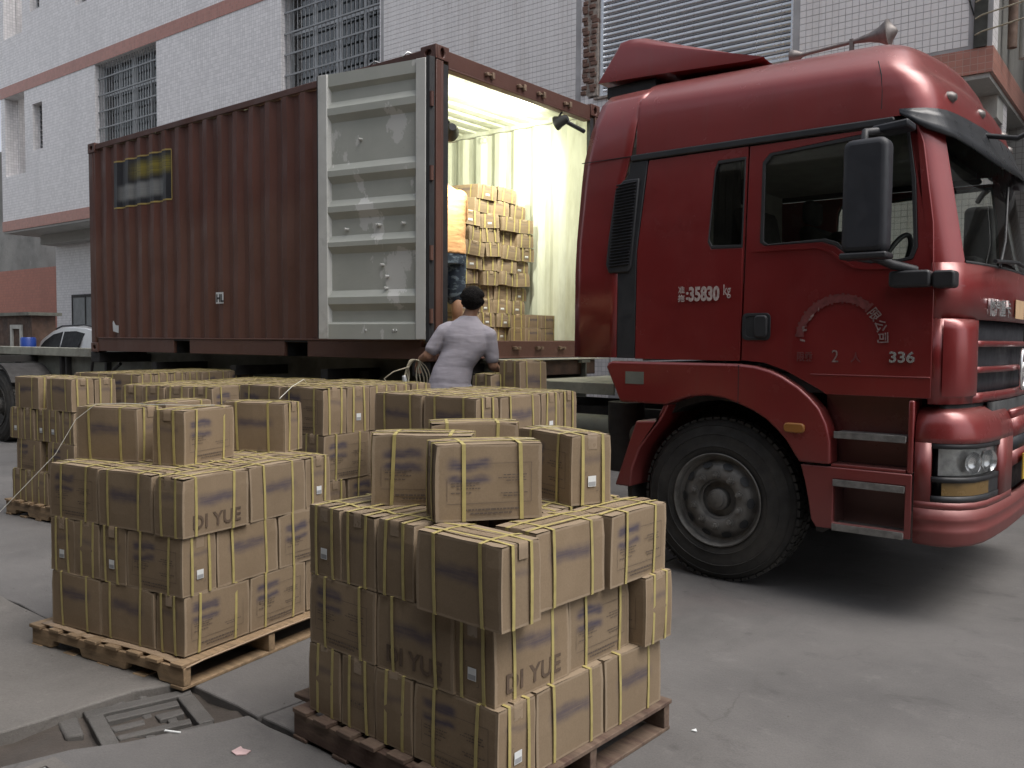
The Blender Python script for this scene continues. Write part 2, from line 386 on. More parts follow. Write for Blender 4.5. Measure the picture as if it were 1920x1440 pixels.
def cloth(name, col, var=0.02, fold=1.0):
    m, n, b = newmat(name)
    c = ramp(n, noise(n, 8, 5, 0.6), 0.3, 0.7, tuple(x * (1 - var) for x in col), tuple(min(1, x * (1 + var)) for x in col))
    L(n, c, b.inputs['Base Color']); b.inputs['Roughness'].default_value = 0.9
    b.inputs['Specular IOR Level'].default_value = 0.15
    bp = N(n, "ShaderNodeBump", i_Strength=0.5 * fold, i_Distance=0.02)
    h = mathn(n, 'ADD', noise(n, 9, 2, 0.45, stretch=(0.55, 0.55, 1.9)), mathn(n, 'MULTIPLY', noise(n, 300, 2), 0.01))
    L(n, h, bp.inputs['Height']); L(n, bp.outputs[0], b.inputs['Normal'])
cloth("shirt_grey", (0.36, 0.34, 0.38))
cloth("trousers_grey", (0.33, 0.34, 0.40))
cloth("shirt_orange", (0.75, 0.42, 0.2))
def shorts():
    m, n, b = newmat("shorts_navy")
    vt = ramp(n, noise(n, 13, 4, 0.6, stretch=(1, 1, 2)), 0.5, 0.58)
    L(n, mixc(n, vt, (0.018, 0.028, 0.045), (0.10, 0.13, 0.16)), b.inputs['Base Color']); b.inputs['Roughness'].default_value = 0.9
shorts()
def glass(name, tint, fac):
    m, n, b = newmat(name)
    n.nodes.remove(b)
    o = n.nodes["Material Output"]
    tr = N(n, "ShaderNodeBsdfTransparent"); tr.inputs[0].default_value = c4(tint)
    gl = N(n, "ShaderNodeBsdfGlossy"); gl.inputs['Roughness'].default_value = 0.03
    gl.inputs[0].default_value = (0.9, 0.92, 0.92, 1)
    lw = N(n, "ShaderNodeFresnel", i_IOR=1.5)
    f = mathn(n, 'ADD', lw.outputs[0], mathn(n, 'MULTIPLY_ADD', noise(n, 3, 4), 0.03, fac), clamp=True)
    mx = N(n, "ShaderNodeMixShader")
    L(n, f, mx.inputs[0]); L(n, tr.outputs[0], mx.inputs[1]); L(n, gl.outputs[0], mx.inputs[2]); L(n, mx.outputs[0], o.inputs[0])
glass("cab_glass", (0.9, 0.92, 0.88), 0.0)
glass("lens_glass", (0.94, 0.95, 0.95), 0.02)
glass("window_glass", (0.70, 0.74, 0.78), 0.06)
def emit(name, col, s):
    m, n, b = newmat(name)
    b.inputs['Base Color'].default_value = c4(col)
    b.inputs['Emission Color'].default_value = c4(col)
    b.inputs['Emission Strength'].default_value = s
emit("lamp_lit", (1.0, 0.95, 0.75), 30)
def poster():
    """printed sticker whose lettering is smeared: dark ground, yellow band above, grey block below"""
    m, n, b = newmat("poster_print")
    uv = N(n, "ShaderNodeUVMap"); sp = N(n, "ShaderNodeSeparateXYZ"); L(n, uv.outputs[0], sp.inputs[0])
    U, V = sp.outputs[0], sp.outputs[1]
    streak = noise(n, 4, 4, 0.6, 'UV', stretch=(0.5, 9, 1))
    c = mixc(n, 0.0, (0.02, 0.02, 0.024), (0, 0, 0))
    yl = mathn(n, 'MULTIPLY', uvbox(n, 0.35, 1.02, 0.58, 0.88, 0.10, U, V), ramp(n, streak, 0.35, 0.55, (0.45,) * 3, (1, 1, 1)))
    c = mixc(n, yl, c, (0.22, 0.18, 0.03))
    gr = mathn(n, 'MULTIPLY', uvbox(n, 0.10, 0.88, 0.14, 0.46, 0.06, U, V), ramp(n, streak, 0.3, 0.7, (0.7,) * 3, (1, 1, 1)))
    c = mixc(n, gr, c, (0.22, 0.225, 0.22))
    L(n, c, b.inputs['Base Color']); b.inputs['Roughness'].default_value = 0.5
poster()
simple("poster_edge", (0.34, 0.25, 0.08), 0.6, var=0.1)

# ------------------------------------------------------------------ mesh helpers
class MB:
    def __init__(s): s.v, s.f, s.uv = [], [], {}
    def quad(s, a, b, c, d):
        i = len(s.v); s.v += [a, b, c, d]; s.f.append((i, i + 1, i + 2, i + 3)); return s
    def box(s, x0, x1, y0, y1, z0, z1):
        i = len(s.v)
        s.v += [(x0, y0, z0), (x1, y0, z0), (x1, y1, z0), (x0, y1, z0), (x0, y0, z1), (x1, y0, z1), (x1, y1, z1), (x0, y1, z1)]
        s.f += [(i, i+3, i+2, i+1), (i+4, i+5, i+6, i+7), (i, i+1, i+5, i+4), (i+1, i+2, i+6, i+5), (i+2, i+3, i+7, i+6), (i+3, i, i+4, i+7)]
        return s
    def prism(s, poly, h0, h1, axis='y', holes=()):
        """polygon in the two other axes (in x,y,z order), pushed from h0 to h1 along axis"""
        def P(p, h):
            if axis == 'y': return (p[0], h, p[1])
            if axis == 'x': return (h, p[0], p[1])
            return (p[0], p[1], h)
        loops = [list(poly)] + [list(h) for h in holes]
        flat = [p for l in loops for p in l]
        if len(loops) == 1:          # no holes: plain n-gon caps
            i = len(s.v); m = len(flat)
            s.v += [P(p, h0) for p in flat] + [P(p, h1) for p in flat]
            s.f.append(tuple(range(i, i + m))); s.f.append(tuple(reversed(range(i + m, i + 2 * m))))
            for j in range(m): s.f.append((i + j, i + (j + 1) % m, i + m + (j + 1) % m, i + m + j))
            return s
        tri = tessellate_polygon([[Vector((p[0], p[1], 0)) for p in l] for l in loops])
        i = len(s.v); m = len(flat)
        s.v += [P(p, h0) for p in flat] + [P(p, h1) for p in flat]
        for t in tri:
            s.f.append((i + t[0], i + t[1], i + t[2])); s.f.append((i + m + t[2], i + m + t[1], i + m + t[0]))
        k = 0
        for l in loops:
            q = len(l)
            for j in range(q):
                a, b = i + k + j, i + k + (j + 1) % q
                s.f.append((a, b, b + m, a + m))
            k += q
        return s
    def cyl(s, p0, p1, r0, r1=None, n=16, cap=True):
        r1 = r0 if r1 is None else r1
        p0, p1 = Vector(p0), Vector(p1); d = (p1 - p0).normalized()
        u = d.orthogonal().normalized(); w_ = d.cross(u)
        i = len(s.v)
        for p, r in ((p0, r0), (p1, r1)):
            for k in range(n):
                a = 2 * math.pi * k / n
                s.v.append(tuple(p + u * (r * math.cos(a)) + w_ * (r * math.sin(a))))
        for k in range(n):
            s.f.append((i + k, i + (k + 1) % n, i + n + (k + 1) % n, i + n + k))
        if cap:
            s.f.append(tuple(i + k for k in reversed(range(n)))); s.f.append(tuple(i + n + k for k in range(n)))
        return s
    def tube(s, pts, r, n=8, cap=True):
        pts = [Vector(p) for p in pts]; i = len(s.v); up = None
        rs = r if isinstance(r, (list, tuple)) else [r] * len(pts)
        for k, p in enumerate(pts):
            t = (pts[min(k + 1, len(pts) - 1)] - pts[max(k - 1, 0)]).normalized()
            if up is None: up = t.orthogonal().normalized()
            up = (up - t * up.dot(t)).normalized(); sd_ = t.cross(up)
            for j in range(n):
                a = 2 * math.pi * j / n
                s.v.append(tuple(p + up * (rs[k] * math.cos(a)) + sd_ * (rs[k] * math.sin(a))))
        for k in range(len(pts) - 1):
            for j in range(n):
                a = i + k * n + j; b = i + k * n + (j + 1) % n
                s.f.append((a, b, b + n, a + n))
        if cap:
            s.f.append(tuple(i + j for j in reversed(range(n)))); e = i + (len(pts) - 1) * n
            s.f.append(tuple(e + j for j in range(n)))
        return s
    def lathe(s, prof, c, axis='y', n=40, close=False):
        """profile (r, h) turned about an axis through c"""
        i = len(s.v); q = len(prof)
        for k in range(n):
            a = 2 * math.pi * k / n
            for r, h in prof:
                ca, sa = r * math.cos(a), r * math.sin(a)
                p = (ca, h, sa) if axis == 'y' else (h, ca, sa) if axis == 'x' else (ca, sa, h)
                s.v.append((c[0] + p[0], c[1] + p[1], c[2] + p[2]))
        for k in range(n):
            for j in range(q if close else q - 1):
                a = i + k * q + j; b = i + k * q + (j + 1) % q
                a2 = i + ((k + 1) % n) * q + j; b2 = i + ((k + 1) % n) * q + (j + 1) % q
                s.f.append((a, b, b2, a2))
        return s
    def grid(s, rows):
        i = len(s.v); q = len(rows[0])
        for r in rows: s.v += [tuple(p) for p in r]
        for k in range(len(rows) - 1):
            for j in range(q - 1):
                a = i + k * q + j; s.f.append((a, a + 1, a + q + 1, a + q))
        return s
    def sweep(s, sect, a, b):
        """closed section list of (offsets) swept between two 3-D offsets: sect points are 3-D"""
        i = len(s.v); n = len(sect)
        a, b = Vector(a), Vector(b)
        s.v += [tuple(Vector(p) + a) for p in sect] + [tuple(Vector(p) + b) for p in sect]
        for k in range(n): s.f.append((i + k, i + (k + 1) % n, i + n + (k + 1) % n, i + n + k))
        s.f.append(tuple(i + k for k in reversed(range(n)))); s.f.append(tuple(i + n + k for k in range(n)))
        return s

def root_loc(o):
    p = Vector((0, 0, 0))
    while o is not None:
        p += o.location; o = o.parent
    return p
def mesh_of(name, mb, mats, smooth=0, shift=Vector((0, 0, 0)), fix=True):
    me = bpy.data.meshes.new(name)
    me.from_pydata([tuple(Vector(v) - shift) for v in mb.v], [], mb.f)
    for m in (mats if isinstance(mats, (list, tuple)) else [mats]): me.materials.append(MATS[m])
    if fix:
        b = bmesh.new(); b.from_mesh(me)
        bmesh.ops.remove_doubles(b, verts=b.verts, dist=1e-5)
        bmesh.ops.recalc_face_normals(b, faces=b.faces)
        b.to_mesh(me); b.free()
    if smooth:
        me.polygons.foreach_set('use_smooth', [True] * len(me.polygons))
        if smooth < 180:
            try: me.set_sharp_from_angle(angle=R(smooth))
            except Exception: pass
    return me
def add(name, me, parent=None, loc=(0, 0, 0)):
    o = bpy.data.objects.new(name, me); COL.objects.link(o)
    if parent is not None: o.parent = parent
    o.location = loc
    return o
def build(name, mb, mat, parent=None, smooth=0, bevel=0, seg=2, local=False, fix=True):
    sh = Vector((0, 0, 0)) if (parent is None or local) else root_loc(parent)
    o = add(name, mesh_of(name, mb, mat, smooth, sh, fix), parent)
    if bevel:
        m = o.modifiers.new("bevel", 'BEVEL'); m.width = bevel; m.segments = seg; m.limit_method = 'ANGLE'; m.angle_limit = R(35)
        m.harden_normals = False
        if not smooth:
            o.data.polygons.foreach_set('use_smooth', [True] * len(o.data.polygons))
            try: o.data.set_sharp_from_angle(angle=R(35))
            except Exception: pass
    return o
def tag(o, label, cat, group=None, kind=None):
    if label: o['label'] = label
    if cat: o['category'] = cat
    if group: o['group'] = group
    if kind: o['kind'] = kind
    return o
def thing(name, loc, label, cat, group=None, rz=0.0):
    o = bpy.data.objects.new(name, None); COL.objects.link(o); o.location = loc; o.rotation_euler = (0, 0, rz)
    o.empty_display_size = 0.1
    return tag(o, label, cat, group)
def structure(name, mb, mat, smooth=0):
    o = build(name, mb, mat, None, smooth); o['kind'] = 'structure'; return o
def text_mesh(body, size, bold=0.0, extrude=0.0008, shear=0.0, align='LEFT', space=1.0):
    cu_ = bpy.data.curves.new("lettering", 'FONT'); cu_.body = body; cu_.size = size; cu_.extrude = extrude; cu_.offset = bold; cu_.shear = shear; cu_.align_x = align
    cu_.space_character = space; cu_.resolution_u = 3
    tmp = bpy.data.objects.new("lettering", cu_); COL.objects.link(tmp)
    dg = bpy.context.evaluated_depsgraph_get()
    me = bpy.data.meshes.new_from_object(tmp.evaluated_get(dg))
    bpy.data.objects.remove(tmp); bpy.data.curves.remove(cu_)
    return me
def place_text(name, body, size, mat, parent, origin, xdir, zdir, bold=0.0, local=False, sx=1.0, **kw):
    me = text_mesh(body, size, bold, **kw)
    me.materials.clear(); me.materials.append(MATS[mat])
    xd, zd = Vector(xdir).normalized(), Vector(zdir).normalized(); nd = xd.cross(zd)
    M = Matrix(((xd.x * sx, zd.x, nd.x, origin[0]), (xd.y * sx, zd.y, nd.y, origin[1]), (xd.z * sx, zd.z, nd.z, origin[2]), (0, 0, 0, 1)))
    me.transform(M)
    if not local and parent is not None: me.transform(Matrix.Translation(-root_loc(parent)))
    me.name = name
    return add(name, me, parent)
def arc(cx, cz, r, a0, a1, n):
    return [(cx + r * math.cos(R(a0 + (a1 - a0) * k / n)), cz + r * math.sin(R(a0 + (a1 - a0) * k / n))) for k in range(n + 1)]
def rrect(x0, x1, z0, z1, r, n=3):
    return arc(x1 - r, z1 - r, r, 0, 90, n) + arc(x0 + r, z1 - r, r, 90, 180, n) + arc(x0 + r, z0 + r, r, 180, 270, n) + arc(x1 - r, z0 + r, r, 270, 360, n)

# ------------------------------------------------------------------ ground: concrete slabs on a sunk base, a broken gutter at the left front
structure("ground", MB().quad((-150, -150, -0.075), (150, -150, -0.075), (150, 150, -0.075), (-150, 150, -0.075)), "gutter_dirt")
def jag(p, q, step=0.16, amp=0.012):
    """a rough, chipped edge from p to q"""
    L_ = math.dist(p, q); n = max(1, int(L_ / step)); o = []
    for k in range(n):
        t = k / n; a = amp * (0 if k == 0 else rng.uniform(-1, 1))
        nx, ny = -(q[1] - p[1]) / L_, (q[0] - p[0]) / L_
        o.append((p[0] + (q[0] - p[0]) * t + nx * a, p[1] + (q[1] - p[1]) * t + ny * a))
    return o
def slab(name, pts, rough, mat, top=0.0, parent=None):
    poly = []
    for k in range(len(pts)):
        a, b = pts[k], pts[(k + 1) % len(pts)]
        poly += jag(a, b) if rough[k] else [a]
    o = structure(name, MB().prism(poly, top - 0.07, top, 'z'), mat)
    m = o.modifiers.new("bevel", 'BEVEL'); m.width = 0.008; m.segments = 2; m.limit_method = 'ANGLE'; m.angle_limit = R(60)
    return o
g = 0.007
slab("concrete_slab", [(-40, -30), (1.33, -30), (1.325, -3.86), (1.335, -3.3), (1.42, -3.1 - g), (-40, -3.1 - g)], [0, 1, 1, 1, 1, 0], "concrete_slab_pale", 0.012)
slab("concrete_slab", [(1.6, -30), (30, -30), (30, -3.09 - g), (1.92, -3.1 - g), (1.86, -3.3), (1.76, -3.56), (1.66, -3.72), (1.6, -3.95)], [0, 0, 1, 1, 1, 1, 1, 0], "concrete_ground")
slab("concrete_slab", [(-40, -3.1 + g), (1.97 - g, -3.1 + g), (1.97 - g, -2.0), (2.02, -0.6), (2.0, 1.2), (2.0, 30), (-40, 30)], [1, 1, 1, 1, 0, 0, 0], "concrete_ground")
slab("concrete_slab", [(1.97 + g, -3.09 + g), (30, -3.09 + g), (30, 30), (2.0 + 2 * g, 30), (2.0 + 2 * g, 1.2), (2.02 + 2 * g, -0.6), (1.97 + g, -2.0)], [1, 0, 0, 0, 0, 1, 1], "concrete_ground")
structure("gutter_bed", MB().grid([[(1.2 + .75 * a / 10, -6 + 3.0 * b / 30, -.040 + .012 * math.sin(a * 1.3 + b) + rng.uniform(-.006, .006)) for a in range(11)] for b in range(31)]), "gutter_dirt", 180)
# broken concrete drain cover: a rim of slabs with open slots
dr = thing("drain_cover", (1.6, -3.38, -0.05), "broken grey concrete drain cover with open slots in the gutter", "drain cover")
def DC(nm, poly, z0, z1, hol=(), bev=.005): return build(nm, MB().prism(poly, z0, z1, 'z', hol), "gutter_concrete", dr, bevel=bev)
def RQ(u0, u1, v0, v1, j=.006):     # rectangle in the drain's own directions
    o_ = []
    for u, v in ((u0, v0), (u1, v0), (u1, v1), (u0, v1)):
        u += rng.uniform(-j, j); v += rng.uniform(-j, j)
        o_.append((1.62 + u * .96 + v * .26, -3.375 - u * .26 + v * .96))
    return o_
for q in (RQ(-.24, -.17, -.22, .22), RQ(.17, .25, -.22, .20), RQ(-.165, .165, -.22, -.16), RQ(-.165, .165, .15, .22)): DC("frame_piece", q, -.06, -.010)
for q, z in ((RQ(-.155, -.10, -.15, .14), -.020), (RQ(-.05, .0, -.15, -.02), -.024), (RQ(-.05, .005, .03, .14), -.020), (RQ(.055, .105, -.15, .14), -.022), (RQ(-.098, -.055, -.02, .02), -.026), (RQ(.008, .05, .06, .10), -.026), (RQ(.11, .16, -.05, -.01), -.03)): DC("grate_bar", q, -.06, z)
build("dark_pit", MB().prism(RQ(-.16, .16, -.155, .145, 0), -.0615, -.060, 'z'), "dark_void", dr)
for q in (RQ(-.42, -.27, -.20, -.05, .02), RQ(-.40, -.28, .0, .10, .02), RQ(-.25, -.05, -.32, -.24, .02)): DC("rubble_piece", q, -.06, -.022, bev=.01)
cv = thing("inspection_cover", (2.1, -4.2, 0), "flat grey metal inspection cover with a pale concrete rim by the gutter", "manhole cover")
build("rim", MB().prism([(1.70, -4.7), (2.6, -4.7), (2.6, -3.80), (1.70, -3.80)], 0.001, 0.012, 'z', [[(1.745, -4.65), (2.55, -4.65), (2.55, -3.85), (1.745, -3.85)]]), "concrete_slab_pale", cv)
build("plate", MB().box(1.75, 2.545, -4.645, -3.855, 0.001, 0.009), "door_grey", cv)
# loose grit on the concrete
gm = MB()
for k in range(700):
    x, y = rng.uniform(-5, 7), rng.uniform(-4.3, 1.5)
    if 1.1 < x < 2.0 and y < -3: continue
    r_ = rng.choice((.002, .003, .003, .004, .006)); a = rng.uniform(0, 6)
    i = len(gm.v); z0 = .012 if (x < 1.3 and y < -3.1) else 0.0
    gm.v += [(x + r_ * math.cos(a + q * 2.1), y + r_ * math.sin(a + q * 2.1), z0) for q in range(3)] + [(x, y, z0 + r_ * .8)]
    gm.f += [(i, i + 1, i + 3), (i + 1, i + 2, i + 3), (i + 2, i, i + 3)]
gs = build("grit", gm, "concrete_slab_pale", fix=False); tag(gs, "loose grit and tiny stones scattered on the concrete yard", "grit", kind='stuff')
# bits of litter
def scrap(x, y, pts, mat, label, rz):
    o = build("paper_scrap", MB().prism(pts, 0.0, 0.004, 'z'), mat); o.location = (x, y, 0.003); o.rotation_euler = (R(3), R(2), rz)
    tag(o, label, "litter", "litter on the concrete")
scrap(1.83, -3.40, [(-.035, -.004), (.035, -.005), (.036, .004), (-.034, .005)], "sticker", "thin white strip of paper lying beside the drain cover", 0.5)
scrap(2.19, -3.32, [(-.035, -.02), (.0, -.03), (.03, -.01), (.028, .02), (-.01, .015), (-.03, .025)], "cloth_pink", "crumpled pinkish scrap on the concrete before the front pallet", 0.2)
scrap(3.44, -2.04, [(-.012, -.008), (.012, -.012), (.006, .012)], "sticker", "small white chip right of the front pallet", 0.4)
scrap(1.30, -3.5, [(-.01, -.006), (.012, -.008), (.008, .01)], "sticker", "small white chip on the slab edge left of the drain", 0.4)
ln = build("painted_line", MB().prism(jag((-4.9, -2.62), (-3.78, -2.02), 0.1, 0.004) + jag((-3.76, -2.06), (-4.88, -2.67), 0.1, 0.004), 0.0, 0.003, 'z'), "amber"); ln.data.materials[0] = MATS["truck_red"]; ln.location.z = 0.002
tag(ln, "faded red line painted on the concrete by the farthest left pallet", "floor marking")
# ------------------------------------------------------------------ the factory building behind the container
TP = 0.071
A_ = R(1.36)
fb = thing("factory_building", (3.23, 4.5, 0), "white tiled factory building with orange bands, barred windows and a roller shutter", "building", rz=A_)
def FB(name, mb, mat, parent=None, **kw): return build(name, mb, mat, parent or fb, local=True, **kw)
HX0, HX1, HZ0, HZ1 = -22.4, 0.0, 4.26, 12.0
holes = {"w1": (-11.08, -8.61, 5.35, 7.585), "w2": (-17.6, -15.1, 5.35, 7.585), "o3": (-22.17, -21.06, 5.62, 7.585), "n4": (-20.63, -20.13, 6.10, 7.2),
         "o5": (-22.13, -21.09, 9.02, 11.0), "n6": (-20.66, -20.16, 9.4, 10.6), "n7": (-18.43, -17.9, 9.04, 10.2), "sh": (-4.70, -2.0, 4.75, 8.4)}
def rc(a, b, c, d): return [(a, c), (b, c), (b, d), (a, d)]
FB("wall", MB().prism(rc(HX0, HX1, 4.51, HZ1), 0.0, 0.30, 'y', [rc(*h) for h in holes.values()]), "white_tile_far")
FB("lower_band", MB().box(HX0 - .012, HX1 + .012, -0.012, 1.4, HZ0, 4.508), "pink_tile")
FB("upper_band", MB().box(HX0 - .01, HX1 + .01, -0.010, 0.004, 7.59, 7.855), "pink_tile")
FB("side_wall", MB().box(HX1 - 0.3, HX1, 0.302, 5.0, 4.51, HZ1), "old_wall")
FB("end_wall", MB().box(HX0, HX0 + .3, 0.302, 5.0, 4.51, HZ1), "white_tile_far")
FB("side_band", MB().box(HX1 - 0.3, HX1 + .012, 1.402, 5.0, HZ0, 4.508), "pink_tile")
FB("soffit", MB().box(HX0 + .02, HX1 - .02, 0.01, 5.0, HZ0 - .05, HZ0 - .002), "soffit")
FB("inner_slab", MB().box(HX0 + .3, HX1 - .3, 1.41, 5.0, HZ0, 4.4), "soffit")
FB("ground_floor_wall", MB().box(-21.97, HX1 - .05, 1.1, 1.35, -0.05, HZ0 - .052), "white_tile_far")
FB("soffit_beam", MB().box(-21.97, HX1 - .05, 0.72, 1.09, 3.97, HZ0 - .053), "soffit")
FB("backing_wall", MB().box(HX0 + .3, HX1 - .3, 1.6, 1.7, 4.51, HZ1), "reveal")
# gate doors on the ground floor, far left
gd = FB("steel_door", MB().box(-21.05, -19.6, 1.06, 1.095, 0, 2.67), "door_grey")
FB("door_rail", MB().box(-20.36, -20.32, 1.045, 1.058, 0, 2.67).box(-21.05, -19.6, 1.045, 1.057, 2.60, 2.665).box(-21.05, -21.0, 1.045, 1.056, 0, 2.6), "chassis", gd)
# white tiles as geometry where they can be told apart
def tile_rects(x0, x1, z0, z1, skip=()):
    o = []
    i0, j0 = math.ceil(x0 / TP), math.ceil(z0 / TP)
    for i in range(i0, int(x1 / TP) + 1):
        for j in range(j0, int(z1 / TP) + 1):
            a, c = i * TP, j * TP
            b, d = a + TP, c + TP
            if b > x1 or d > z1: continue
            if any(b > s[0] and a < s[1] and d > s[2] and c < s[3] for s in skip): continue
            o.append((a, c))
    return o
tm = MB(); e = 0.0022
tm.v = [(e, 0, e), (TP - e, 0, e), (TP - e, 0, TP - e), (e, 0, TP - e), (e + .0015, -.0035, e + .0015), (TP - e - .0015, -.0035, e + .0015), (TP - e - .0015, -.0035, TP - e - .0015), (e + .0015, -.0035, TP - e - .0015)]
tm.f = [(4, 5, 6, 7), (0, 1, 5, 4), (1, 2, 6, 5), (2, 3, 7, 6), (3, 0, 4, 7)]
tile_me = mesh_of("tile", tm, "tile_white")
def tiled(name, rects, y):
    m = MB()
    for a, c in rects:
        i = len(m.v); m.v += [(a + p[0], y + p[1], c + p[2]) for p in tm.v]; m.f += [tuple(i + k for k in f) for f in tm.f]
    o = FB(name, m, "tile_white", fix=False); o['kind'] = 'stuff'; return o
right = tile_rects(-1.97, 0.0, 4.515, 5.75, [(-0.17, 0.01, 4.5, 6)])
right.sort(key=lambda t: -t[0])
for a, c in right[:290]:
    add("tile", tile_me, fb, (a, -0.0035, c))
FB("grout", MB().box(-1.99, -.002, -0.0032, -0.0005, 4.512, 7.58), "tile_grout")
tiled("tile_field", right[290:] + tile_rects(-1.97, 0, 5.75, 7.55, [(-0.17, 0.01, 4.5, 6)]), -0.0035)
FB("grout", MB().box(-8.58, -4.82, -0.0032, -0.0005, 4.512, 7.58), "tile_grout")
tiled("tile_field", tile_rects(-8.58, -4.84, 4.515, 7.58), -0.0035)
FB("grout", MB().box(-5.0, -0.06, 1.0965, 1.0995, 0.0, 4.1), "tile_grout")
tiled("tile_field", tile_rects(-5.0, -0.07, 0.9, 3.95), 1.0962)
# barred windows
def barred(key, nm_label):
    x0, x1, z0, z1 = holes[key]
    fr = MB()
    for x in (x0, x0 + (x1 - x0) * .265, x0 + (x1 - x0) * .5 - .02, x0 + (x1 - x0) * .5 + .06, x0 + (x1 - x0) * .77, x1 - .05):
        fr.box(x, x + .05, .20, .25, z0, z1)
    for z in (z0, z0 + 1.55, z1 - .05): fr.box(x0, x1, .203, .247, z, z + .05)
    wn = FB("window", fr, "window_frame")
    FB("pane", MB().box(x0 + .02, x1 - .02, .222, .228, z0 + .02, z1 - .02), "window_glass", wn)
    FB("curtain", MB().grid([[(x0 + (x1 - x0) * (k / 60), .36 + .012 * math.sin(k * .9), z) for k in range(47)] for z in (z0, z1 - .4)]), "curtain_cloth", wn, smooth=180)
    sl = FB("sill", MB().box(x0 + .003, x1 - .003, .012, .20, z0 + .001, z0 + .03), "reveal", wn)
    n = int((x1 - x0) / 0.107)
    vb = mesh_of("grille_bar", MB().cyl((0, .09, z0 + .03), (0, .09, z1), .0085, n=6), "grille_bar", 60)
    for k in range(n + 1): add("grille_bar", vb, wn, (x0 + .03 + k * (x1 - x0 - .06) / n, 0, 0))
    hb = mesh_of("grille_rail", MB().box(x0 + .004, x1 - .004, .062, .082, -.014, .014), "grille_bar")
    z = z0 + .12
    while z < z1: add("grille_rail", hb, wn, (0, 0, z)); z += 0.36
barred("w1", ""); barred("w2", "")
def opening(key, kind):
    x0, x1, z0, z1 = holes[key]
    if kind == "deep":
        o = FB("window_opening", MB().box(x0 - .02, x0, .302, 1.5, z0 - .05, z1).box(x1, x1 + .02, .302, 1.5, z0 - .05, z1).box(x0 - .02, x1 + .02, .302, 1.5, z0 - .07, z0 - .052), "reveal")
        FB("back_wall", MB().box(x0 - .02, x1 + .02, 1.1, 1.15, z0 - .05, z1), "door_grey", o)
        if key == "o3":
            FB("laundry", MB().grid([[(x1 - .22 + .03 * math.sin(k) + .012 * (r_ - 3), .16 + .05 * math.cos(k * 1.7), z1 - .35 - r_ * .11) for k in range(6)] for r_ in range(8)]), "cloth_pink", o, smooth=180)
    else:
        o = FB("window", MB().box(x0, x1, .16, .19, z0, z0 + .03).box(x0, x1, .16, .19, z1 - .03, z1).box(x0, x0 + .03, .161, .189, z0, z1).box(x1 - .03, x1, .161, .189, z0, z1), "window_frame")
        lv = mesh_of("louvre", MB().box(x0 + .03, x1 - .03, -.002, .002, -.045, .045), "window_glass")
        k = z0 + .08
        while k < z1 - .05:
            l_ = add("louvre", lv, o, (0, .175, k)); l_.rotation_euler = (R(35), 0, 0); k += 0.12
        FB("dark_room", MB().box(x0 - .1, x1 + .1, .5, .52, z0 - .1, z1 + .1), "dark_void", o)
opening("o3", "deep"); opening("o5", "deep"); opening("n4", "louvre"); opening("n6", "louvre"); opening("n7", "louvre")
# roller shutter: each slat a curved strip
x0, x1, z0, z1 = -4.53, -2.0, 4.78, 7.4
sh = FB("roller_shutter", MB().box(x0 - .02, x0 + .03, .03, .10, 4.75, 8.4).box(x1 - .03, x1 - .002, .03, .10, 4.75, 8.4).box(x0, x1 - .004, .04, .09, 4.752, 4.80), "shutter_steel")
sp_ = 0.0708
prof = [(.075, 0), (.055, .006), (.047, .02), (.046, .036), (.050, .052), (.064, .062), (.078, .066)]
sm = MB().grid([[(x, p[0], p[1]) for p in prof] for x in (x0 + .03, x1 - .03)])
slat_me = mesh_of("slat", sm, "shutter_steel", 180)
for k in range(36): add("slat", slat_me, sh, (0, 0, 4.80 + k * sp_))
FB("shutter_back", MB().box(x0, x1, .10, .11, 4.76, 8.4), "dark_void", sh)
# hacked-off brick jamb left of the shutter
jb = FB("broken_jamb", MB().prism([(-4.70, 4.78)] + [(-4.70 - rng.uniform(0.0, .10), 4.85 + .11 * k) for k in range(24)] + [(-4.70, 7.5)] + [(-4.56, 7.5), (-4.56, 4.78)], -.006, .24, 'y'), "mortar")
for k in range(46):
    z = 4.82 + (k // 2) * .068; x = -4.78 + (k % 2) * .11 + rng.uniform(-.02, .02)
    w_, h_ = rng.uniform(.06, .10), .05
    o = FB("brick", MB().box(x, x + w_, -.016 - rng.uniform(0, .014), .05, z, z + h_), "brick", jb, bevel=.006)
    o.rotation_euler.y = R(rng.uniform(-1, 1)) * 0.2
FB("sill_ledge", MB().box(-4.6, -1.95, -.03, .03, 4.72, 4.748), "mortar")
# stained downpipe strip, horizontal bars, loose cable on the right end
FB("stained_strip", MB().box(-.165, -.045, -.03, -.006, 4.512, 8.0), "stain_black")
for z in (4.63, 4.79, 4.95):
    FB("wire_bracket", MB().tube([(-.15, -.04, z), (-.08, -.10, z + .005), (.35, -.24, z + .02), (.9, -.4, z + .05)], .008, 6), "bar_pale", smooth=60)
FB("loose_cable", MB().tube([(-.30, -.012, 5.6), (-.27, -.014, 5.25), (-.22, -.015, 5.0), (-.17, -.016, 4.83)], .005, 5), "wire")
FB("loose_cable", MB().tube([(-.27, -.012, 5.6), (-.24, -.014, 5.2), (-.20, -.015, 4.95), (-.165, -.016, 4.83)], .004, 5), "wire")
FB("vertical_pipe", MB().cyl((.10, .5, 4.6), (.10, .5, 11), .045, n=12), "pipe_rust", smooth=40)
FB("vertical_pipe", MB().cyl((.16, .95, 4.6), (.16, .95, 11), .06, n=12), "pipe_pvc", smooth=40)
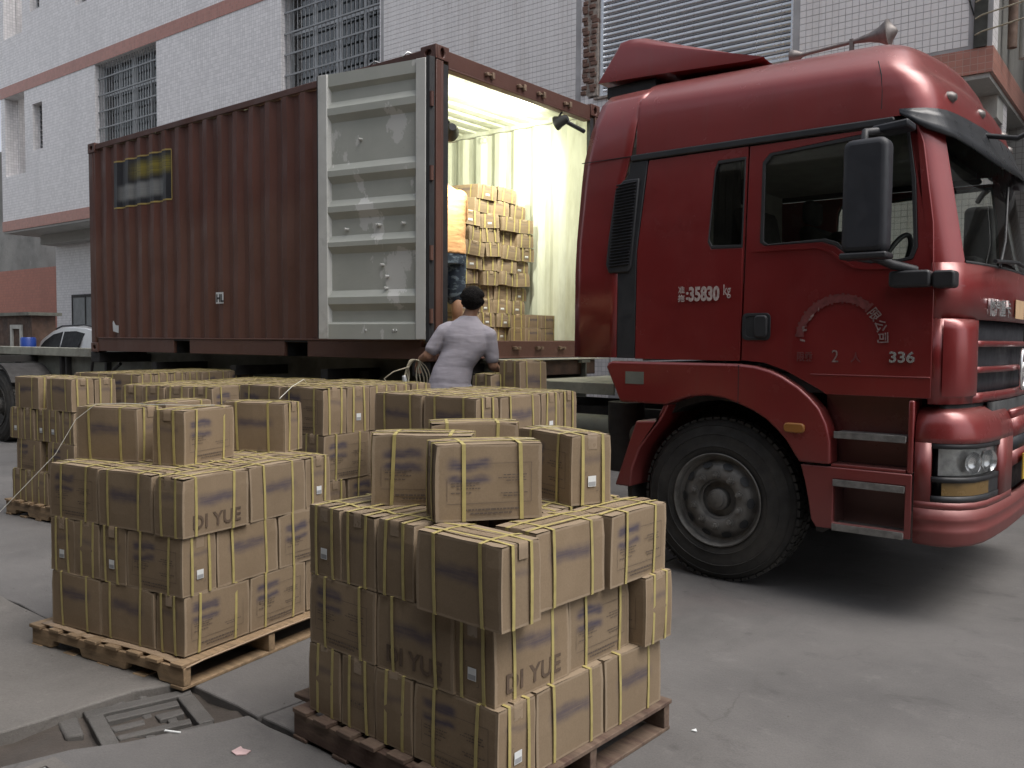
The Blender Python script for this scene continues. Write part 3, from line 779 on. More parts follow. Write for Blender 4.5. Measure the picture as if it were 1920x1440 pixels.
# neighbouring old building beyond the corner
nb = thing("neighbour_building", (4.2, 7.0, 0), "old pale tiled building with rusty downpipe beyond the corner of the factory", "building", rz=A_)
def NB(name, mb, mat, **kw): return build(name, mb, mat, nb, local=True, **kw)
NB("wall", MB().box(-3.2, 14, 0.0, 0.3, -.05, 10), "white_tile_old")
NB("beam", MB().box(-0.9, 14, -.5, -.002, 3.35, 3.75), "old_wall")
NB("upper_wall", MB().box(0.2, 14, -.9, -.502, 3.9, 10), "old_wall")
NB("downpipe", MB().cyl((-.35, -.35, 3.8), (-.35, -.35, 9.5), .07, n=14).cyl((-.35, -.35, 5.0), (-.35, -.35, 5.12), .085, n=14), "pipe_rust", smooth=40)
NB("downpipe", MB().cyl((0.45, -.62, 0), (0.45, -.62, 3.34), .11, n=14), "pipe_pvc", smooth=40)
NB("window_frame", MB().box(1.3, 1.36, -.03, -.002, .9, 2.6).box(1.36, 2.3, -.029, -.003, 2.54, 2.6).box(1.36, 2.3, -.028, -.003, .9, .96), "pipe_rust")
NB("pane", MB().box(1.36, 2.3, -.012, -.004, .96, 2.54), "window_glass")
NB("meter_box", MB().box(.75, 1.0, -1.05, -.903, 4.4, 4.75), "dark_void", bevel=.01)
# old rendered wall and orange tiled wall at the far left end of the yard
ow = thing("old_yard_wall", (-22, 9.5, 0), "mouldy grey rendered wall rising behind the orange tiled wall", "wall", rz=A_)
build("render", MB().box(-16, 6, 0, .3, -.05, 9), "old_wall", ow, local=True)
og = thing("orange_tiled_wall", (-22, 7.4, 0), "orange tiled low wall under the overhang behind the white car", "wall", rz=A_)
build("tiled_face", MB().box(-7.7, 2.2, 0, .25, -.05, 3.86), "orange_tile", og, local=True)
sd_ = thing("metal_shed", (-15.6, 3.0, 0), "small grey-brown shed with a barred window at the far left edge", "shed")
build("shed_wall", MB().box(-17.2, -14.95, 2.9, 3.4, 0, 2.05), "beam_brown", sd_)
build("shed_roof", MB().box(-17.3, -14.85, 2.8, 3.5, 2.05, 2.12), "chassis_green", sd_)
build("window_frame", MB().box(-16.0, -15.9, 2.86, 2.898, 1.2, 1.85).box(-15.5, -15.4, 2.86, 2.898, 1.2, 1.85).box(-15.9, -15.5, 2.86, 2.897, 1.76, 1.85), "pipe_pvc", sd_)
tag(build("blue_drum", MB().lathe([(0.0, 1.575), (.13, 1.575), (.15, 1.55), (.15, 1.2), (.145, 1.15), (.15, 1.1), (.15, .02), (0, 0)], (-14.45, 2.62, 0), 'z', 20), "visor_plastic", smooth=40), "blue plastic drum top just showing above the trailer beam beside the shed", "drum")
m, n_, b_ = newmat("blue_plastic"); b_.inputs['Base Color'].default_value = (0.02, 0.06, 0.3, 1); b_.inputs['Roughness'].default_value = 0.4
bpy.data.objects["blue_drum"].data.materials[0] = m
# unseen building with overhang, added behind the camera for reflections and yard shade
ob = thing("shade_building", (2, -11.5, 0), "unseen grey building with overhang, added behind the viewer to shade the yard", "building")
build("wall", MB().box(-24, 20, -0.4 - 11.5, -11.5, 0, 9.5), "old_wall", ob)
build("shade_canopy", MB().box(-24, 20, -11.49, -5.3, 4.2, 4.32), "old_wall", ob)
build("shade_canopy_post", MB().box(-9.1, -8.8, -7.0, -6.7, 0, 4.198)  .box(12.6, 12.9, -7.0, -6.7, 0, 4.198), "old_wall", ob)

# ------------------------------------------------------------------ the shipping container (door end at x = 0)
CL, CW, CH, ZB = 6.058, 2.438, 2.591, 1.413
ZT = ZB + CH
FLZ = ZB + 0.165
ct = thing("shipping_container", (-3.03, 1.22, ZB), "maroon corrugated shipping container with its whitish door folded open", "shipping container")
def CT(name, mb, mat, parent=None, **kw): return build(name, mb, mat, parent or ct, **kw)
# corner castings with oval holes
def ov(cx, cz, rx, rz, n=12): return [(cx + rx * math.cos(2 * math.pi * k / n), cz + rz * math.sin(2 * math.pi * k / n)) for k in range(n)]
for x0 in (-CL, -.178):
    for y0 in (0, CW - .162):
        for z0 in (ZB - .012, ZT - .118):
            m = MB(); z1 = z0 + .118; x1 = x0 + .178; y1 = y0 + .162
            yf = y0 if y0 == 0 else y1 - .025
            xf = x1 - .025 if x0 > -1 else x0
            m.prism(rc(x0, x1, z0, z1), yf, yf + .025, 'y', [ov((x0 + x1) / 2, (z0 + z1) / 2, .038, .028)])
            m.prism(rc(y0 + (.026 if y0 == 0 else 0), y1 - (.026 if y0 else 0), z0, z1), xf, xf + .025, 'x', [ov((y0 + y1) / 2, (z0 + z1) / 2, .026, .04)])
            m.box(x0 + .0255 * (x0 < -1), x1 - .0255 * (x0 > -1), y0 + .0255 * (y0 == 0), y1 - .0255 * (y0 > 0), z1 - .025, z1 - .0005)
            m.box(x0 + .03, x1 - .03, y0 + .03, y1 - .03, z0 + .0005, z1 - .03)
            CT("corner_casting", m, "container_frame", bevel=.006)
CT("corner_post", MB().box(-.11, -.004, .012, .075, ZB + .107, ZT - .119).box(-.11, -.07, .076, .10, ZB + .107, ZT - .119).box(-.03, -.0045, .076, .10, ZB + .107, ZT - .119), "container_frame", bevel=.006)
CT("corner_post", MB().box(-.11, -.004, CW - .075, CW - .012, ZB + .107, ZT - .119), "container_frame", bevel=.006)
CT("corner_post", MB().box(-CL + .004, -CL + .11, .008, .06, ZB + .107, ZT - .119), "container_frame", bevel=.006)
CT("corner_post", MB().box(-CL + .004, -CL + .11, CW - .06, CW - .008, ZB + .107, ZT - .119), "container_frame", bevel=.006)
CT("header", MB().box(-.09, -.012, .163, CW - .163, ZT - .155, ZT - .022).box(-.09, -.004, .163, CW - .163, ZT - .175, ZT - .156), "container_frame", bevel=.005)
CT("sill", MB().box(-.09, -.01, .163, CW - .163, ZB + .003, FLZ).box(-.02, -.001, .163, CW - .163, ZB + .004, ZB + .02), "container_frame", bevel=.005)
CT("top_rail", MB().box(-CL + .179, -.179, .010, .07, ZT - .085, ZT - .022), "container_frame", bevel=.005)
CT("top_rail", MB().box(-CL + .179, -.179, CW - .07, CW - .010, ZT - .085, ZT - .022), "container_white", bevel=.005)
br = MB()
for a, b in ((-CL + .179, -4.1), (-3.77, -2.06), (-1.70, -.179)):
    br.box(a, b, .012, .05, ZB + .002, ZB + .155)
br.box(-CL + .179, -.179, .004, .05, ZB + .156, ZB + .172)
CT("bottom_rail", br, "container_frame", bevel=.004)
for a, b in ((-4.1, -3.77), (-2.06, -1.70)):
    CT("forklift_pocket", MB().box(a, b, .3, .32, ZB + .002, ZB + .155).box(a, b, .013, .3, ZB + .14, ZB + .155).box(a - .01, a, .051, .3, ZB, ZB + .15).box(b, b + .01, .051, .3, ZB, ZB + .15), "dark_void")
CT("bottom_rail", MB().box(-CL + .179, -.179, CW - .05, CW - .012, ZB + .002, ZB + .172), "container_frame")
def corr(x0, x1, y_out, y_in, pitch=.278):
    """trapezoid corrugation outline between x0 and x1"""
    pts = [(x0, y_out)]; x = x0 + .05
    while x + pitch < x1:
        for dx, yy in ((0, y_out), (.068, y_in), (.138, y_in), (.206, y_out)): pts.append((x + dx, yy))
        x += pitch
    pts.append((x1, y_out)); return pts
PRO = corr(-CL + .112, -.112, .014, .050)
def dent(x, z):
    return .006 * math.sin(x * 11.3 + 2) * math.sin(z * 8.3) + .018 * math.exp(-((x + 2.6) ** 2 / .03 + (z - 2.2) ** 2 / .02)) + .015 * math.exp(-((x + 3.8) ** 2 / .02 + (z - 2.75) ** 2 / .03)) + .012 * math.sin(x * 2.1 + 1) * math.sin(z * 1.7) + .010 * math.sin(x * 5.3) * math.sin(z * 4.1 + .6) + .02 * math.exp(-((x + 3.2) ** 2 / .15 + (z - 2.45) ** 2 / .05)) + .016 * math.exp(-((x + 4.3) ** 2 / .2 + (z - 2.3) ** 2 / .04))
zs = [ZB + .17 + (CH - .26) * k / 30 for k in range(31)]
CT("side_panel", MB().grid([[(x, y + .5 * dent(x, z), z) for x, y in PRO] for z in zs]), "container_paint", smooth=14, fix=False)
CT("inner_lining", MB().grid([[(x, y + .006 + .5 * dent(x, z), z) for x, y in PRO] for z in zs]), "container_white", smooth=14, fix=False)
PF = corr(-CL + .112, -.112, CW - .014, CW - .050)
CT("inner_lining", MB().grid([[(x, y, z) for x, y in PF] for z in (ZB + .17, ZT - .09)]), "container_white", smooth=14, fix=False)
CT("side_panel", MB().grid([[(x, y + .004, z) for x, y in PF] for z in (ZB + .17, ZT - .09)]), "container_paint", smooth=14, fix=False)
# roof: shallow cross corrugations
rp = []
x = -CL + .1
while x < -.12:
    for dx, d in ((0, 0), (.02, .018), (.12, .018), (.14, 0), (.19, 0)): rp.append((min(x + dx, -.1), ZT - .03 - d))
    x += .209
CT("roof", MB().grid([[(a, y, z) for a, z in rp] for y in (.07, CW - .07)]), "container_white", smooth=12, fix=False)
CT("roof_skin", MB().grid([[(a, y, z + .003) for a, z in rp] for y in (.07, CW - .07)]), "container_paint", smooth=12, fix=False)
fe = corr(.06, CW - .06, -CL + .02, -CL + .055, .25)
CT("front_panel", MB().grid([[(b, a, z) for a, b in fe] for z in (ZB + .1, ZT - .09)]), "container_white", smooth=12, fix=False)
CT("front_panel", MB().grid([[(b - .004, a, z) for a, b in fe] for z in (ZB + .1, ZT - .09)]), "container_paint", smooth=12, fix=False)
for k in range(9): CT("floor_board", MB().box(-CL + .1, -.092, .06 + k * .2577, .06 + k * .2577 + .2545, FLZ - .028, FLZ - .001 - .0006 * (k % 2)), "plank_floor")
CT("header_plate", MB().box(-.5, -.091, .072, CW - .072, ZT - .034, ZT - .031), "container_white")
# rings, keepers on header and sill
def ring(c, r, t, ax, n=14):
    return MB().tube([(c[0] + r * math.cos(2 * math.pi * k / n) * (ax == 'y'), c[1] + r * math.cos(2 * math.pi * k / n) * (ax == 'x'), c[2] + r * math.sin(2 * math.pi * k / n)) for k in range(n + 1)], t, 6, cap=False)
for x in (-.25, -1.5, -2.7): CT("lashing_ring", ring((x, CW - .085, ZT - .15), .032, .006, 'y'), "container_white", smooth=180)
for y in (.68, 1.13, 1.43, 1.86):
    CT("cam_keeper", MB().box(-.011, .022, y - .055, y - .025, ZT - .115, ZT - .085).box(-.011, .022, y + .02, y + .05, ZT - .125, ZT - .07).box(-.0105, .006, y - .06, y + .055, ZT - .10, ZT - .085), "steel_worn", bevel=.003)
for y in (1.08, 1.43, 1.80):
    CT("cam_keeper", MB().box(-.009, .024, y - .05, y - .02, ZB + .085, ZB + .115).box(-.009, .024, y + .02, y + .05, ZB + .085, ZB + .11).box(-.0085, .01, y - .05, y + .05, ZB + .09, ZB + .104), "steel_worn", bevel=.003)
CT("door_hook", MB().tube([(-.30, .02, ZT - .02), (-.30, -.03, ZT - .02), (-.33, -.05, ZT - .06), (-.36, -.02, ZT - .03)], .008, 6).tube([(-.70, .02, ZT - .02), (-.70, -.03, ZT - .02), (-.74, -.05, ZT - .05), (-.78, -.02, ZT - .03)], .008, 6), "chrome", smooth=60)
CT("header_gasket", MB().box(-.05, -.011, .10, .162, ZB + .107, ZT - .14).box(-.05, -.012, CW - .162, CW - .10, ZB + .107, ZT - .14), "rubber")
# the near door, swung right round against the side; the inner face shows
dth = R(11)
def dpt(s, d, z):           # s along the door from the hinge, d towards the yard
    return (-.05 - s * math.cos(dth) - d * math.sin(dth), -.055 - s * math.sin(dth) - d * math.cos(dth) * 1.0, z)
def dbox(m, s0, s1, d0, d1, z0, z1):
    i = len(m.v)
    m.v += [dpt(s0, d0, z0), dpt(s1, d0, z0), dpt(s1, d1, z0), dpt(s0, d1, z0), dpt(s0, d0, z1), dpt(s1, d0, z1), dpt(s1, d1, z1), dpt(s0, d1, z1)]
    m.f += [(i, i+3, i+2, i+1), (i+4, i+5, i+6, i+7), (i, i+1, i+5, i+4), (i+1, i+2, i+6, i+5), (i+2, i+3, i+7, i+6), (i+3, i, i+4, i+7)]
    return m
DZ0, DZ1, DW = 1.585, 3.885, 1.13
fr = MB(); dbox(fr, 0, .095, -.05, .012, DZ0, DZ1); dbox(fr, DW - .10, DW, -.05, .012, DZ0, DZ1)
door = CT("door", fr, "door_edge", bevel=.004)
# horizontal ribs: profile (d, z) swept along the door
rib = [(-.005, DZ0), (-.005, 1.72)]
def ridge(z0, z1, d0=-.036, d1=.006): return [(d0, z0 - .03), (d1, z0 + .03), (d1, z1 - .03), (d0, z1 + .03)]
pr = [(.004, DZ0), (.004, DZ0 + .13)] + [(-.036, DZ0 + .15)]
for a, b in ((1.86, 1.98), (2.36, 2.46), (2.66, 2.77), (2.97, 3.08), (3.50, 3.62)): pr += ridge(a, b)
pr += [(-.036, 3.74), (-.002, 3.78), (-.002, DZ1)]
CT("door_sheet", MB().grid([[dpt(s, d, z) for d, z in pr] for s in (.095, .4, .7, DW - .1)]), "door_inside", door, smooth=25, fix=False)
CT("door_skin", dbox(MB(), .0, DW, -.055, -.0505, DZ0, DZ1), "container_paint", door)
CT("gasket", dbox(dbox(MB(), -.035, -.001, -.045, .006, DZ0 - .02, DZ1 + .01), DW + .001, DW + .02, -.03, .004, DZ0, DZ1), "rubber", door)
for z in (1.78, 2.3, 2.95, 3.55):
    CT("hinge", MB().cyl(dpt(-.04, -.01, z - .06), dpt(-.04, -.01, z + .06), .018, n=10), "container_frame", door, smooth=40)
rv = MB()
for s, z in ((.42, 2.12), (.43, 2.02), (.46, 1.92), (.47, 2.22), (.3, 1.66), (.33, 1.66), (.62, 1.66), (.7, 3.3), (.25, 2.56), (.5, 2.56), (.52, 2.56), (.85, 2.54)):
    rv.cyl(dpt(s, -.04, z), dpt(s, .0 if z > 1.7 else .01, z), .012, n=8)
CT("rivet", rv, "door_edge", door, smooth=40)['kind'] = 'stuff'
# stickers on the side
def on_side(x): # outermost skin near x
    for (a, ya), (b, yb) in zip(PRO, PRO[1:]):
        if a <= x <= b: return ya + (yb - ya) * (x - a) / max(1e-6, b - a)
    return .014
px0, px1, pz0, pz1 = -5.43, -4.16, 3.15, 3.70
pts = [px0] + [x for x, y in PRO if px0 < x < px1] + [px1]
me = MB().grid([[(x, on_side(x) + .5 * dent(x, z) - .003, z) for x in pts] for z in [pz0 + (pz1 - pz0) * k / 6 for k in range(7)]])
po = CT("sticker_panel", me, "poster_print", fix=False)
uvl = po.data.uv_layers.new(name="UVMap")
sh_ = root_loc(ct)
for lp in po.data.loops:
    v = po.data.vertices[lp.vertex_index].co + sh_
    uvl.data[lp.index].uv = ((v.x - px0) / (px1 - px0), (v.z - pz0) / (pz1 - pz0))
ed = MB()
for z0, z1 in ((pz0 - .012, pz0 + .006), (pz1 - .006, pz1 + .012)): ed.grid([[(x, on_side(x) + .5 * dent(x, z) - .0045, z) for x in pts] for z in (z0, z1)])
for x0, x1 in ((px0 - .01, px0 + .006), (px1 - .006, px1 + .01)): ed.grid([[(x, on_side(x) + .5 * dent(x, z) - .0045, z) for x in (x0, x1)] for z in [pz0 + (pz1 - pz0) * k / 6 for k in range(7)]])
CT("sticker_border", ed, "poster_edge", fix=False)
xs = -3.165; ys = .5 * dent(xs, 2.0) + .004
lb = CT("small_sticker", MB().box(xs - .07, xs + .07, ys - .002, ys - .0005, 1.95, 2.07), "sticker")
place_text("lettering", "HL", .11, "rubber", lb, (xs - .062, ys - .004, 1.97), (1, 0, 0), (0, 0, 1), bold=.004)
xs = -5.43; ys = .5 * dent(xs, 1.7) + .008
CT("torn_sticker", MB().prism([(-.06, 0), (.07, -.02), (.075, .07), (.0, .075), (-.055, .13), (-.07, .10)], ys - .002, ys, 'y'), "sticker").location += Vector((xs, 0, 1.66))

# flood lamps hung in the doorway (lit)
def flood(name, c, aim, label, energy, col, rad=.085):
    t = thing(name, c, label, "work lamp", "work lamps hung in the container doorway")
    d = (Vector(aim) - Vector(c)).normalized()
    q = d.to_track_quat('Z', 'Y').to_matrix()
    m = MB().lathe([(0, -.10), (.03, -.10), (.045, -.07), (rad * .8, -.01), (rad, .02), (rad, .035), (rad * .92, .035), (rad * .9, .022)], (0, 0, 0), 'z', 24)
    m.v = [tuple(Vector(c) + q @ Vector(v)) for v in m.v]
    build("housing", m, "black_plastic", t, smooth=40)
    g_ = MB().lathe([(0, .024), (rad * .89, .024)], (0, 0, 0), 'z', 24); g_.v = [tuple(Vector(c) + q @ Vector(v)) for v in g_.v]
    build("bulb_face", g_, "lamp_lit", t, fix=False)
    ld = bpy.data.lights.new("work_light", 'SPOT'); ld.energy = energy; ld.color = col; ld.spot_size = R(150); ld.spot_blend = 0.6; ld.shadow_soft_size = .07
    lo = bpy.data.objects.new("work_light", ld); COL.objects.link(lo); lo.parent = t; lo.location = d * .06
    lo.rotation_euler = d.to_track_quat('-Z', 'Y').to_euler()
    return t
LCOL = (1.0, 0.98, 0.78)
fa = flood("work_lamp", (-.12, .30, 3.37), (-2.2, 1.7, 3.1), "round grey work lamp shining inward behind the near door post", 78, LCOL)
build("bracket", MB().tube([(-.12, .30, 3.43), (-.09, .2, 3.46), (-.06, .085, 3.44)], .012, 6), "black_plastic", fa, smooth=60)
fl = flood("work_lamp", (-.06, 1.80, 3.73), (-1.8, 1.5, 3.2), "small black work lamp hanging under the far end of the container header", 68, LCOL, .07)
build("bracket", MB().tube([(-.06, 1.80, 3.78), (-.04, 1.82, 3.83), (-.05, 1.86, 3.85)], .01, 6).tube([(-.05, 1.86, 3.76), (0.0, 1.95, 3.72), (.02, 2.12, 3.69)], .022, 8), "black_plastic", fl, smooth=60)

# ------------------------------------------------------------------ skeletal trailer under the container
tr = thing("container_trailer", (-4, 1.22, 0), "grey-green skeletal trailer carrying the container, wheels at far left", "trailer")
def TR(name, mb, mat, parent=None, **kw): return build(name, mb, mat, parent or tr, **kw)
for y in (.72, 1.72):
    m = MB().box(-12.3, .35, y - .07, y + .07, 1.375, 1.40).box(-12.3, -1.6, y - .07, y + .07, .93, .955).box(-12.3, .35, y - .01, y + .01, 1.02, 1.374).box(-12.3, -1.6, y - .0095, y + .0095, .956, 1.02)
    TR("main_beam", m, "chassis_green")
TR("beam_deck", MB().box(-12.3, -6.2, .60, .649, 1.30, 1.43), "deck_pale", bevel=.01)
for x in (-8.4, -8.22, -10.0, -7.0): TR("web_stiffener", MB().box(x - .03, x + .03, .64, .709, .957, 1.373), "chassis")
for x in (-6.0, -.18):
    TR("bolster", MB().box(x - .11, x + .11, .02, 2.42, 1.27, ZB - .0125), "chassis", bevel=.008)
for x in (-4.6, -3.0, -1.5, -9.4, -11.2): TR("cross_member", MB().box(x - .05, x + .05, .05, 2.39, 1.2, 1.30), "chassis")
TR("front_beam", MB().box(.16, .30, .55, 1.95, 1.262, 1.405), "beam_brown", bevel=.008)
TR("front_plate", MB().box(-.02, .32, .62, 2.2, 1.4055, 1.4125), "deck_pale")
# landing leg, side stay, tool box under the beams
for y in (.42, 2.02): TR("landing_leg", MB().box(-1.35, -1.21, y - .07, y + .07, .06, 1.28).box(-1.46, -1.10, y - .15, y + .15, .001, .06), "chassis", bevel=.006)
TR("side_stay", MB().tube([(-7.6, .5, 1.02), (-6.6, .45, 1.05), (-6.1, .4, 1.24)], .022, 6).tube([(-7.0, .48, 1.35), (-7.1, .46, .9), (-6.3, .42, .82)], .02, 6), "chassis", smooth=60)
TR("underrun_rail", MB().box(-6.9, -3.7, .06, .10, .62, .74).box(-6.9, -3.7, .06, .10, .84, .96), "chassis")
TR("tool_box", MB().box(-5.6, -4.4, .25, .75, .55, 1.05), "chassis", bevel=.02)
TYP = [(.30, .02), (.335, .005), (.352, .003), (.356, -.002), (.362, .002), (.40, 0), (.432, .003), (.436, -.001), (.442, .005), (.47, .012), (.492, .022), (.496, .018), (.502, .027), (.515, .035), (.535, .06), (.54, .09), (.54, .21), (.535, .24), (.515, .265), (.47, .288), (.40, .30), (.335, .295), (.30, .28)]
def tyre_mb(c, out=1):
    """tyre turned about y; outer face towards -y"""
    m = MB().lathe([(r, h) for r, h in TYP], c, 'y', 56)
    return m
def wheel(parent, c, dish):
    """c is the centre on the outer tyre face (y towards the truck)"""
    t = build("wheel", tyre_mb(c), "tyre", parent, smooth=40)
    g_ = MB()
    for k in range(60):      # tread blocks
        a = 2 * math.pi * k / 60
        for y0, y1, sft in ((.045, .105, 0), (.12, .18, .5), (.195, .255, 0)):
            b0, b1 = a + (sft + .12) * 2 * math.pi / 60, a + (sft + .86) * 2 * math.pi / 60
            i = len(g_.v)
            for r in (.53, .548):
                for b in (b0, b1):
                    for y in (y0, y1): g_.v.append((c[0] + r * math.cos(b), c[1] + y, c[2] + r * math.sin(b)))
            g_.f += [(i+4, i+5, i+7, i+6), (i, i+1, i+5, i+4), (i+2, i+6, i+7, i+3), (i, i+4, i+6, i+2), (i+1, i+3, i+7, i+5)]
    tb = build("tread", g_, "tyre", t, fix=False); tb['kind'] = 'stuff'
    if dish > 0:   # front wheel: disc stands out
        prof = [(.305, .012), (.312, .0), (.305, -.004), (.296, .004), (.286, .05), (.262, .062), (.245, .045), (.225, .020), (.19, .008), (.15, .010), (.135, .018), (.128, .040), (.118, .045)]
    else:
        prof = [(.305, .012), (.312, .0), (.305, -.004), (.296, .004), (.285, .12), (.25, .16), (.19, .16), (.15, .155), (.135, .155), (.128, .14), (.118, .13)]
    rm = build("rim", MB().lathe(prof, c, 'y', 56), "rim", t, smooth=40)
    y0 = c[1] + (.008 if dish > 0 else .155)
    m = MB()
    for k in range(10):
        a = R(18 + 36 * k); x, z = c[0] + .168 * math.cos(a), c[2] + .168 * math.sin(a)
        m.cyl((x, y0 - .004, z), (x, y0 - .012, z), .026, .024, n=10); m.cyl((x, y0 - .012, z), (x, y0 - .038, z), .017, .016, n=6); m.cyl((x, y0 - .038, z), (x, y0 - .052, z), .009, n=6)
    build("wheel_nut", m, "rim", t, smooth=30)['kind'] = 'stuff'
    m = MB()
    for k in range(10):
        a = R(36 * k); x, z = c[0] + .236 * math.cos(a), c[2] + .236 * math.sin(a)
        q = Vector((math.cos(a), 0, math.sin(a))); u = Vector((-math.sin(a), 0, math.cos(a)))
        i = len(m.v); yy = c[1] + .026 if dish > 0 else c[1] + .150
        for j in range(10):
            b = 2 * math.pi * j / 10; rr = .021 * math.cos(b); p = Vector((x, yy + rr * .75, z)) + q * rr + u * (.036 * math.sin(b))
            m.v.append(tuple(p + Vector((0, -.009, 0))))
        m.f.append(tuple(range(i, i + 10)))
    build("hand_hole", m, "dark_void", t, fix=False)['kind'] = 'stuff'
    hb = [(.118, .045), (.118, .075), (.075, .07), (.07, .02), (.055, .012), (.05, -.006), (.03, -.012), (0, -.012)] if dish > 0 else [(.118, .13), (.12, -.01), (.1, -.03), (0, -.035)]
    build("hub_cap", MB().lathe(hb, c, 'y', 28), "rim", t, smooth=40)
    return t
for x in (-9.2, -10.5, -11.8):
    wheel(tr, (x, .05, .545), -1)
    build("wheel", tyre_mb((x, .40, .545)), "tyre", tr, smooth=40)
    build("wheel", tyre_mb((x, 1.72, .545)), "tyre", tr, smooth=40)
    build("wheel", tyre_mb((x, 2.08, .545)), "tyre", tr, smooth=40)
    TR("axle", MB().cyl((x, .3, .545), (x, 2.2, .545), .08, n=12), "chassis", smooth=40)
TR("mud_wing", MB().prism(arc(-9.2, .545, .64, 35, 90, 8) + arc(-9.2, .545, .60, 90, 35, 8), .06, .66, 'y'), "chassis")

# ------------------------------------------------------------------ the red tractor unit, in line with the container, nose to +x
tk = thing("tractor_truck", (2.51, 1.22, 0), "red high-roof tractor truck with black mirror and chrome roof horn", "truck")
def TK(name, mb, mat, parent=None, **kw): return build(name, mb, mat, parent or tk, **kw)
W_ = 2.44
def ys(z, near=True):     # the side leans in a little towards the roof
    y = max(0.0, (z - 1.9)) * 0.035
    return y if near else W_ - y
def side(name, poly, mat, parent=None, hol=(), out=0.0, th=0.03, bevel=.006, far=True, **kw):
    r = None
    for near in ((True, False) if far else (True,)):
        m = MB().prism(poly, 0, 1, 'y', hol)
        s_ = 1 if near else -1
        m.v = [(x, ys(z, near) + s_ * ((-out) + y * th), z) for x, y, z in m.v]
        o = TK(name, m, mat, parent if near else None, bevel=bevel, **kw)
        r = r or o
    return r
def glassp(poly, parent, name="pane", d=.012):
    m = MB().prism(poly, 0, 1, 'y'); m.v = [(x, ys(z) + d + y * .005, z) for x, y, z in m.v]; TK(name, m, "cab_glass", parent)
def glassf(poly):
    m = MB().prism(poly, 0, 1, 'y'); m.v = [(x, ys(z, False) - .012 - y * .005, z) for x, y, z in m.v]; TK("pane", m, "cab_glass")
# rear side panel with the small sleeper window
RWIN = [(2.49, 2.75), (2.70, 2.755), (2.69, 2.18), (2.455, 2.19), (2.44, 2.22), (2.475, 2.72)]
RWIN = [(2.478, 2.70), (2.50, 2.75), (2.69, 2.752), (2.686, 2.18), (2.47, 2.185), (2.445, 2.23)]
rsp = side("rear_side_panel", [(1.985, 2.815), (2.702, 2.815), (2.686, 1.462), (1.915, 1.462), (1.915, 2.2)], "truck_red", hol=[RWIN])
def ringpoly(poly, k, name, mat, parent, out, th=.014, far=True):
    cx = sum(p[0] for p in poly) / len(poly); cz = sum(p[1] for p in poly) / len(poly)
    inner = [(p[0] + (cx - p[0]) * k / abs(max(.05, math.hypot(cx - p[0], cz - p[1]))), p[1] + (cz - p[1]) * k / max(.05, math.hypot(cx - p[0], cz - p[1]))) for p in poly]
    side(name, poly, mat, parent, hol=[inner], out=out, th=th, bevel=.003, far=far)
ringpoly(RWIN, .022, "window_seal", "rubber", rsp, .003)
glassp(RWIN, rsp); glassf(RWIN)
# door with its stepped window
MWIN = [(2.80, 2.70), (2.845, 2.752), (3.40, 2.79), (3.655, 2.79), (3.70, 2.50), (3.722, 2.12), (3.70, 2.055), (3.64, 2.043), (3.47, 2.043), (3.40, 2.058), (3.33, 2.105), (3.27, 2.155), (3.19, 2.185), (2.83, 2.185), (2.80, 2.205)]
DOOR = [(2.712, 2.815), (3.70, 2.815), (3.735, 2.70), (3.80, 2.25), (3.815, 1.90), (3.815, 1.275), (3.235, 1.275), (3.20, 1.30), (3.10, 1.352), (2.98, 1.412), (2.85, 1.455), (2.696, 1.467)]
dr_ = side("door", DOOR, "truck_red", hol=[MWIN])
ringpoly(MWIN, .024, "window_seal", "rubber", dr_, .004)
glassp(MWIN, dr_); glassf(MWIN)
crease = MB().prism([(2.75, 2.158), (3.16, 2.158), (3.25, 2.125), (3.31, 2.075), (3.38, 2.03), (3.46, 2.015), (3.62, 2.015), (3.62, 2.006), (3.45, 2.006), (3.37, 2.02), (3.30, 2.065), (3.24, 2.115), (3.155, 2.148), (2.75, 2.148)], -.004, .004, 'y')
TK("door_moulding", crease, "truck_red", dr_)
TK("door_crease", MB().box(3.14, 3.81, -.005, .003, 1.388, 1.396), "truck_red", dr_, bevel=.003)
hd = TK("handle", MB().prism(rrect(2.70, 2.885, 1.595, 1.765, .03), -.006, .002, 'y', [rrect(2.725, 2.80, 1.615, 1.745, .02)]), "black_plastic", dr_, bevel=.003)
TK("handle_grip", MB().prism(rrect(2.785, 2.872, 1.612, 1.752, .025), -.030, -.0062, 'y'), "black_plastic", dr_, bevel=.01)
TK("handle_cup", MB().box(2.72, 2.80, .0305, .033, 1.6, 1.76).box(2.715, 2.81, -.0015, .0, 1.61, 1.75), "dark_void", dr_)
# black drip rail and the black vertical intake behind the door
side("drip_rail", [(1.845, 2.822), (3.56, 2.822), (3.58, 2.84), (3.57, 2.866), (1.845, 2.866)], "black_plastic", out=.014, th=.04, bevel=.008)
side("pillar_strip", [(1.84, 2.818), (1.98, 2.818), (1.912, 2.2), (1.912, 1.466), (1.772, 1.466), (1.765, 2.06), (1.80, 2.70), (1.835, 2.74)], "black_plastic", out=.004, th=.04, bevel=.004)
ig = side("air_intake", [(1.735, 2.64), (1.80, 2.70), (1.925, 2.70), (1.88, 2.10), (1.86, 2.06), (1.70, 2.06), (1.675, 2.12), (1.69, 2.3)], "black_plastic", out=.02, th=.05, bevel=.008)
lo = mesh_of("louvre", MB().prism([(0, 0), (.011, .0), (.003, .012), (-.008, .012)], 0, .155, 'z'), "grey_plastic")
for k in range(27):
    z = 2.10 + k * .0215; t = (z - 2.08) / .6
    l = TK("louvre", MB().sweep([(1.705 + .045 * t, ys(z) - .022, z), (1.705 + .045 * t, ys(z) - .034, z + .006), (1.705 + .045 * t, ys(z) - .022, z + .012)], (0, 0, 0), (.16, 0, .012)), "grey_plastic", ig)
